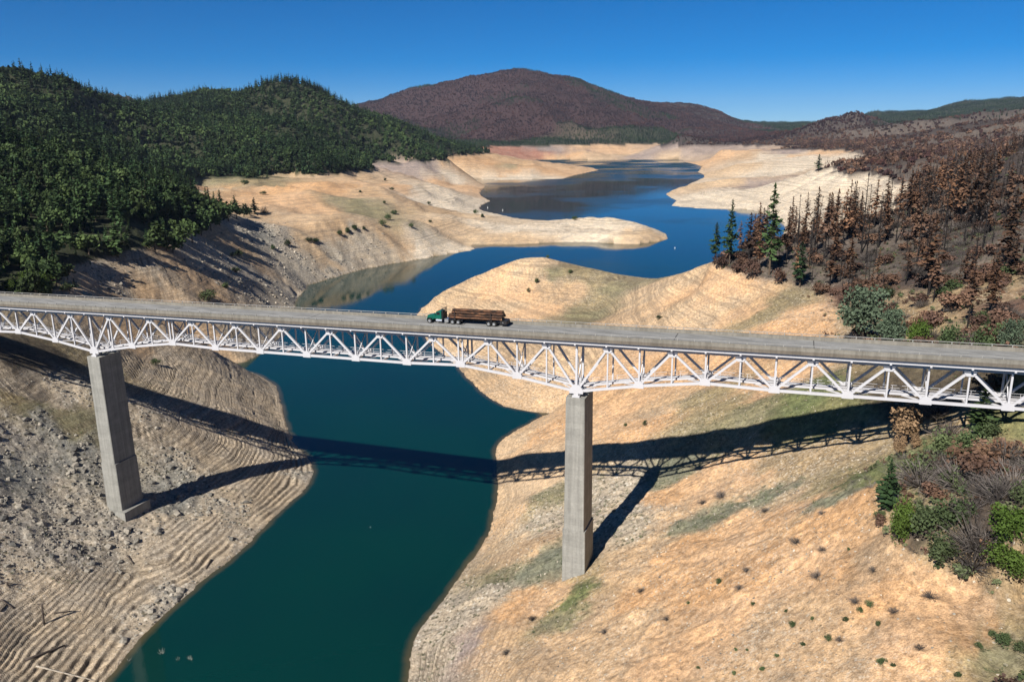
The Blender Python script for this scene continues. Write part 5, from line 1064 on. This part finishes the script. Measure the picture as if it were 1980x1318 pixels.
# ------------------------------------------------------------------ stones
def rock_mesh(r, mat, sub=1):
    import bmesh
    bm = bmesh.new(); bmesh.ops.create_icosphere(bm, subdivisions=sub, radius=.5)
    sc_ = np.array([1, .6 + .4 * r.random(), .45 + .35 * r.random()])
    planes = unit(r.standard_normal((7, 3)))
    for v in bm.verts:
        p = np.array(v.co)
        for n in planes:
            d = p @ n - .36
            if d > 0: p = p - n * d * .9
        v.co = p * sc_ * (1 + .12 * r.standard_normal())
    me = bpy.data.meshes.new('boulder'); bm.to_mesh(me); bm.free(); me.materials.append(mat); return me
def stone_mat(name, a, b):
    m = NT_(name); oi = m.n('ShaderNodeObjectInfo').outputs['Random']; pos = m.n('ShaderNodeNewGeometry').outputs['Position']
    c = m.mix(oi, a, b); n = m.noise(pos, 2.2, 5, .7); k = m.ramp(n, .25, .75, .7, 1.3)
    c = m.mix(1.0, c, m.n('ShaderNodeCombineXYZ', i_0=k, i_1=k, i_2=k).outputs[0], 'MULTIPLY')
    m.bsdf(c, .92, 0, m.bump(n, .5, .08), .15); return m.m
M_STONE = stone_mat('grey_stone', (.10, .095, .085), (.28, .25, .205)); M_PALE = stone_mat('pale_stone', (.26, .21, .15), (.47, .41, .33))
ROCKS = [rock_mesh(pr, M_STONE) for _ in range(7)]; PALES = [rock_mesh(pr, M_PALE) for _ in range(5)]
def on_bank(r0, r1, t0, t1, sp, zmax=50):
    x, y = scatter(r0, r1, D2R(t0), D2R(t1), sp); k = (lookup(SD, x, y) > .3) & (ground_z(x, y) < zmax); x, y = x[k], y[k]
    d = lookup(soil[..., 5], x, y); return x, y, d
# rubble of the left bank and the slate outcrops beyond
x, y, d = on_bank(130, 300, -40, -12, .85); k = rng.random(len(x)) < smooth(.34, .9, d) * (.35 + .9 * (fbm(x / 9, y / 9, 3, 111) > -.05)); x, y = x[k], y[k]
sz = .25 + .6 * rng.random(len(x)) ** 2.2 + 1.5 * (rng.random(len(x)) ** 14)
o_ = np.argsort(-sz * 200 / np.hypot(x, y)); big = o_[:170]; small = o_[170:]
stuff('rubble', ROCKS, x[small], y[small], sz[small] * 1.15, 'grey broken rubble covering the left bank around the first pier', sink=.02, tilt=.6)
for i in big:
    P = np.array([x[i], y[i], float(ground_z(x[i], y[i])) - .08]); s_ = sz[i] * random.uniform(1.1, 1.7)
    q_ = project(P); side = 'above the water of the left shore' if q_[1] > 1060 else 'in the rubble field left of the first pier' if q_[0] < 190 else 'on the stepped bank right of the first pier'
    b = link('boulder', random.choice(ROCKS), None, label='angular grey boulder ' + side, category='boulder', group='boulders ' + side)
    b.location = P; b.scale = (s_, s_, s_ * .9); b.rotation_euler = (random.uniform(-.5, .5), random.uniform(-.5, .5), random.random() * 6.28)
print('rubble', len(x))
x, y, d = on_bank(300, 640, -36, -4, 2.2); k = rng.random(len(x)) < smooth(.42, .95, d) * (.2 + 1.0 * (fbm(x / 22, y / 22, 3, 112) > .0)); x, y = x[k], y[k]
stuff('rock_slide', ROCKS[:4] + PALES[:3], x, y, .7 + 2.0 * rng.random(len(x)) ** 2.5, 'pale and grey rocks strewn down the bank across the water', sink=.1, tilt=.5)
for cx_, cy_, n_r, sp_ in ((505, 452, 70, 26), (470, 545, 40, 26), (545, 470, 20, 18), (395, 515, 16, 22), (720, 470, 26, 30)):
    for _ in range(n_r):
        P = hit(cx_ + random.gauss(0, sp_), cy_ + random.gauss(0, sp_ * .45)); s_ = random.uniform(1.3, 4.2)
        if P[2] < .5: continue
        b = link('boulder', random.choice(ROCKS), None, label='slate grey rock of an outcrop on the tan bank across the water', category='boulder', group='rocks of the outcrops across the water')
        b.location = P - [0, 0, s_ * .15]; b.scale = (s_, s_, s_ * .8); b.rotation_euler = (random.uniform(-.5, .5), random.uniform(-.5, .5), random.random() * 6.28)
# loose stones and weeds of the right slope
x, y, d = on_bank(75, 330, -10, 36, 1.05, 52); k = rng.random(len(x)) < .25 + .9 * (fbm(x / 11, y / 11, 4, 113) > .05); x, y = x[k], y[k]
stuff('loose_stones', PALES + ROCKS[:2], x, y, .13 + .5 * rng.random(len(x)) ** 3, 'loose pale stones scattered over the tan slope of the right bank', sink=.01, tilt=.5)
print('stones', len(x))
WEED = [quads_mesh('weed', twig_crown(pr, 26, .55, .8, .035), L_SAGE) for _ in range(3)] + [quads_mesh('dead_weed', twig_crown(pr, 26, .6, .6, .03), L_TWIG) for _ in range(3)] + [quads_mesh('dry_weed', twig_crown(pr, 22, .6, .6, .03), L_DRY) for _ in range(2)]
x, y = scatter(75, 340, D2R(-12), D2R(40), 1.25); k = lookup(SD, x, y) > 1.5; x, y = x[k], y[k]
g = lookup(soil[..., 1], x, y) / np.maximum(lookup(soil[..., 0], x, y), .02)
k = rng.random(len(x)) < np.clip(.10 + 2.6 * smooth(.68, 1.0, g) + .55 * (fbm(x / 10, y / 10, 4, 114) > .12), 0, .95); x, y, g = x[k], y[k], g[k]
gr_ = (g > .80) & (rng.random(len(x)) < .8)
stuff('green_weeds', WEED[:3], x[gr_], y[gr_], .35 + .5 * rng.random(gr_.sum()), 'grey green weeds growing in the damp gullies of the right bank', sink=.03, tilt=.2)
stuff('dry_weeds', WEED[3:], x[~gr_], y[~gr_], .22 + .45 * rng.random((~gr_).sum()) ** 1.5, 'dead grey and straw weeds on the right bank', sink=.03, tilt=.2)
print('weeds', len(x))
x, y = scatter(140, 300, D2R(-40), D2R(-12), 1.6); k = (lookup(SD, x, y) > 2) & (fbm(x / 13, y / 13, 3, 115) > .18); x, y = x[k], y[k]
stuff('bank_weeds', WEED[:6], x, y, .3 + .5 * rng.random(len(x)), 'dry grey weeds on the rubble of the left bank', sink=.03, tilt=.2)
# brush under the trees of the right hill and at the forest edges
x, y, z_ = veg_points(60, 520, 6, 46, 2.5, ['char', 'ash', 'burn', 'dry', 'olive', 'lawn', 'green'], 3, 47.8)
sB = (x - B0[0]) * BU[0] + (y - B0[1]) * BU[1]; tB = (x - B0[0]) * BN[0] + (y - B0[1]) * BN[1]
k = (rng.random(len(x)) < .22 + .75 * (fbm(x / 16, y / 16, 3, 116) > -.02)) & (project(np.stack([x, y, ground_z(x, y)], -1))[:, 0] < 2100) & ~((tB > -3) & (tB < 8) & (ground_z(x, y) > 52)); x, y = x[k], y[k]
UND = [quads_mesh('low_twigs', twig_crown(pr, 60, .6, .7, .016), L_TWIG) for _ in range(4)] + [quads_mesh('low_brush', leafy_crown(pr, 60, 5, .55, .4, .28, .13, .02), mt) for mt in (L_RUSTDARK, L_RUSTDARK, L_DULL, L_SAGE)]
stuff('undergrowth', UND, x, y, .7 + 1.3 * rng.random(len(x)) ** 1.6, 'low grey and brown brush between the trees of the right hillside', sink=.05, tilt=.15)
print('undergrowth', len(x))
x, y, z_ = veg_points(60, 175, 12, 46, 1.5, ['char', 'ash', 'burn', 'dry', 'olive', 'lawn', 'green'], 3, 48.6)
tB = (x - B0[0]) * BN[0] + (y - B0[1]) * BN[1]; k = (tB < -2) & (rng.random(len(x)) < .75) & (project(np.stack([x, y, ground_z(x, y)], -1))[:, 0] < 2100); x, y = x[k], y[k]
stuff('thicket_brush', UND + [WEED[0], UND[6]], x, y, .9 + 1.5 * rng.random(len(x)) ** 1.5, 'tangled low brush filling the thicket below the bridge on the right', sink=.05, tilt=.2)

# ------------------------------------------------------------------ driftwood, buoys, drowned branches
M_DRIFT = flat_mat('weathered_driftwood', (.075, .06, .05), .9, 0, .1, .35, 3)
M_DRIFTP = flat_mat('pale_driftwood', (.30, .26, .21), .9, 0, .1, .3, 3)
def log_between(a, b, r, label, mat=M_DRIFT, lift=0.12):
    A, Bp = hit(*a), hit(*b); A[2] += lift; Bp[2] += lift
    m = MB().tube((0, 0, 0), Bp - A, r, r * .6, n=9, wob=.12, seg=5)
    o = m.build('driftwood_log', mat, None, True, label=label, category='driftwood'); o.location = A; return o
log_between((50, 1276), (125, 1248), .30, 'dark driftwood log with a thick butt on the lower left bank')
log_between((70, 1288), (188, 1317), .20, 'long pale driftwood pole slanting to the water at the bottom left', M_DRIFTP)
log_between((2, 1160), (26, 1176), .26, 'short dark log at the left frame edge')
log_between((0, 1182), (14, 1168), .2, 'broken log crossing the short one at the left frame edge')
log_between((104, 1186), (136, 1182), .17, 'forked branch lying right of the stump')
log_between((246, 1074), (258, 1090), .22, 'small dark log among the stones of the lower left bank')
log_between((408, 1082), (398, 1100), .24, 'dark log at the water edge of the left shore')
log_between((425, 858), (440, 872), .14, 'thin stick on the stepped bank near the shadow of the first pier')
def stump(px, py, h, label, lean=(0, 0)):
    P = hit(px, py); o = empty('stump', P, label=label, category='stump')
    MB().tube((0, 0, -.2), (lean[0], lean[1], h), .24, .17, n=9, wob=.1, seg=4).build('trunk', M_DRIFT, o, True)
    for i in range(5):
        w = i * 1.26 + random.random(); MB().tube((0, 0, .05), (math.cos(w) * .8, math.sin(w) * .8, -.15), .13, .05, n=5).build('root', M_DRIFT, o)
    m = MB(); m.tube((lean[0] - .9, lean[1], h - .05), (lean[0] + .6, lean[1] + .1, h + .05), .13, .1, n=6, wob=.1); m.build('broken_top', M_DRIFT, o)
    return o
stump(85, 1206, 4.6, 'tall dead stump with a broken crosswise top on the lower left bank', (.1, .3))
stump(15, 1132, .9, 'low gnarled stump near the left frame edge')
M_BUOY = flat_mat('white_buoy', (.8, .8, .78), .4)
for px, py, lab in ((1305, 480, 'white buoy on the blue water beyond the tip of the middle peninsula'), (943, 402, 'white buoy near the shore of the upper lake'), (972, 407, 'white buoy on the dark upper lake, right of another buoy'), (716, 1019, 'white buoy alone on the dark green water near the bridge')):
    P = at_z(px, py, 0); s_ = np.hypot(P[0], P[1]) / 1000 if P[1] > 300 else .12
    MB().tube((0, 0, -.3), (0, 0, .5), .5, .55, n=10).tube((0, 0, .5), (0, 0, 2.0), .16, .12, n=8).build('buoy', M_BUOY, None, label=lab, category='buoy').location = P
    bpy.context.scene.collection.objects[-1].scale = (s_, s_, s_)
M_BRANCH = flat_mat('bleached_branch', (.34, .33, .28), .9, 0, .1, .2)
for px, py, h, lab in ((312, 1263, 1.0, 'bleached branch sticking out of the water near the bottom left shore'), (344, 1274, .5, 'tiny bleached twig tips in the water between two branches'), (368, 1274, .9, 'bleached fan of twigs sticking out of the water, farthest from the shore'), (250, 1276, .7, 'bleached twigs in the shallows at the bottom left shore')):
    P = at_z(px, py, 0); m = MB()
    for i in range(9):
        w = random.random() * 6.28; m.tube((.1 * math.cos(w), .1 * math.sin(w), -.2), (h * .8 * math.cos(w), h * .8 * math.sin(w), h * random.uniform(.3, 1)), .035, .012, n=4)
    m.build('drowned_branch', M_BRANCH, None, label=lab, category='branch').location = P
# ------------------------------------------------------------------ the air: far ridges fade a little to blue
hm = bpy.data.materials.new('clear_air'); hm.use_nodes = True; ht = hm.node_tree; ht.nodes.clear()
ho = ht.nodes.new('ShaderNodeOutputMaterial'); hv = ht.nodes.new('ShaderNodeVolumePrincipled')
hv.inputs['Color'].default_value = (.62, .76, 1.0, 1); hv.inputs['Density'].default_value = 2.2e-5; hv.inputs['Density Attribute'].default_value = ''; hv.inputs['Anisotropy'].default_value = .1
ht.links.new(hv.outputs[0], ho.inputs['Volume'])
hz = MB().box((-10600, -320, -17), (10600, 14400, 640)).build('haze', hm, None, kind='stuff', label='thin blue haze in the air over the lake')
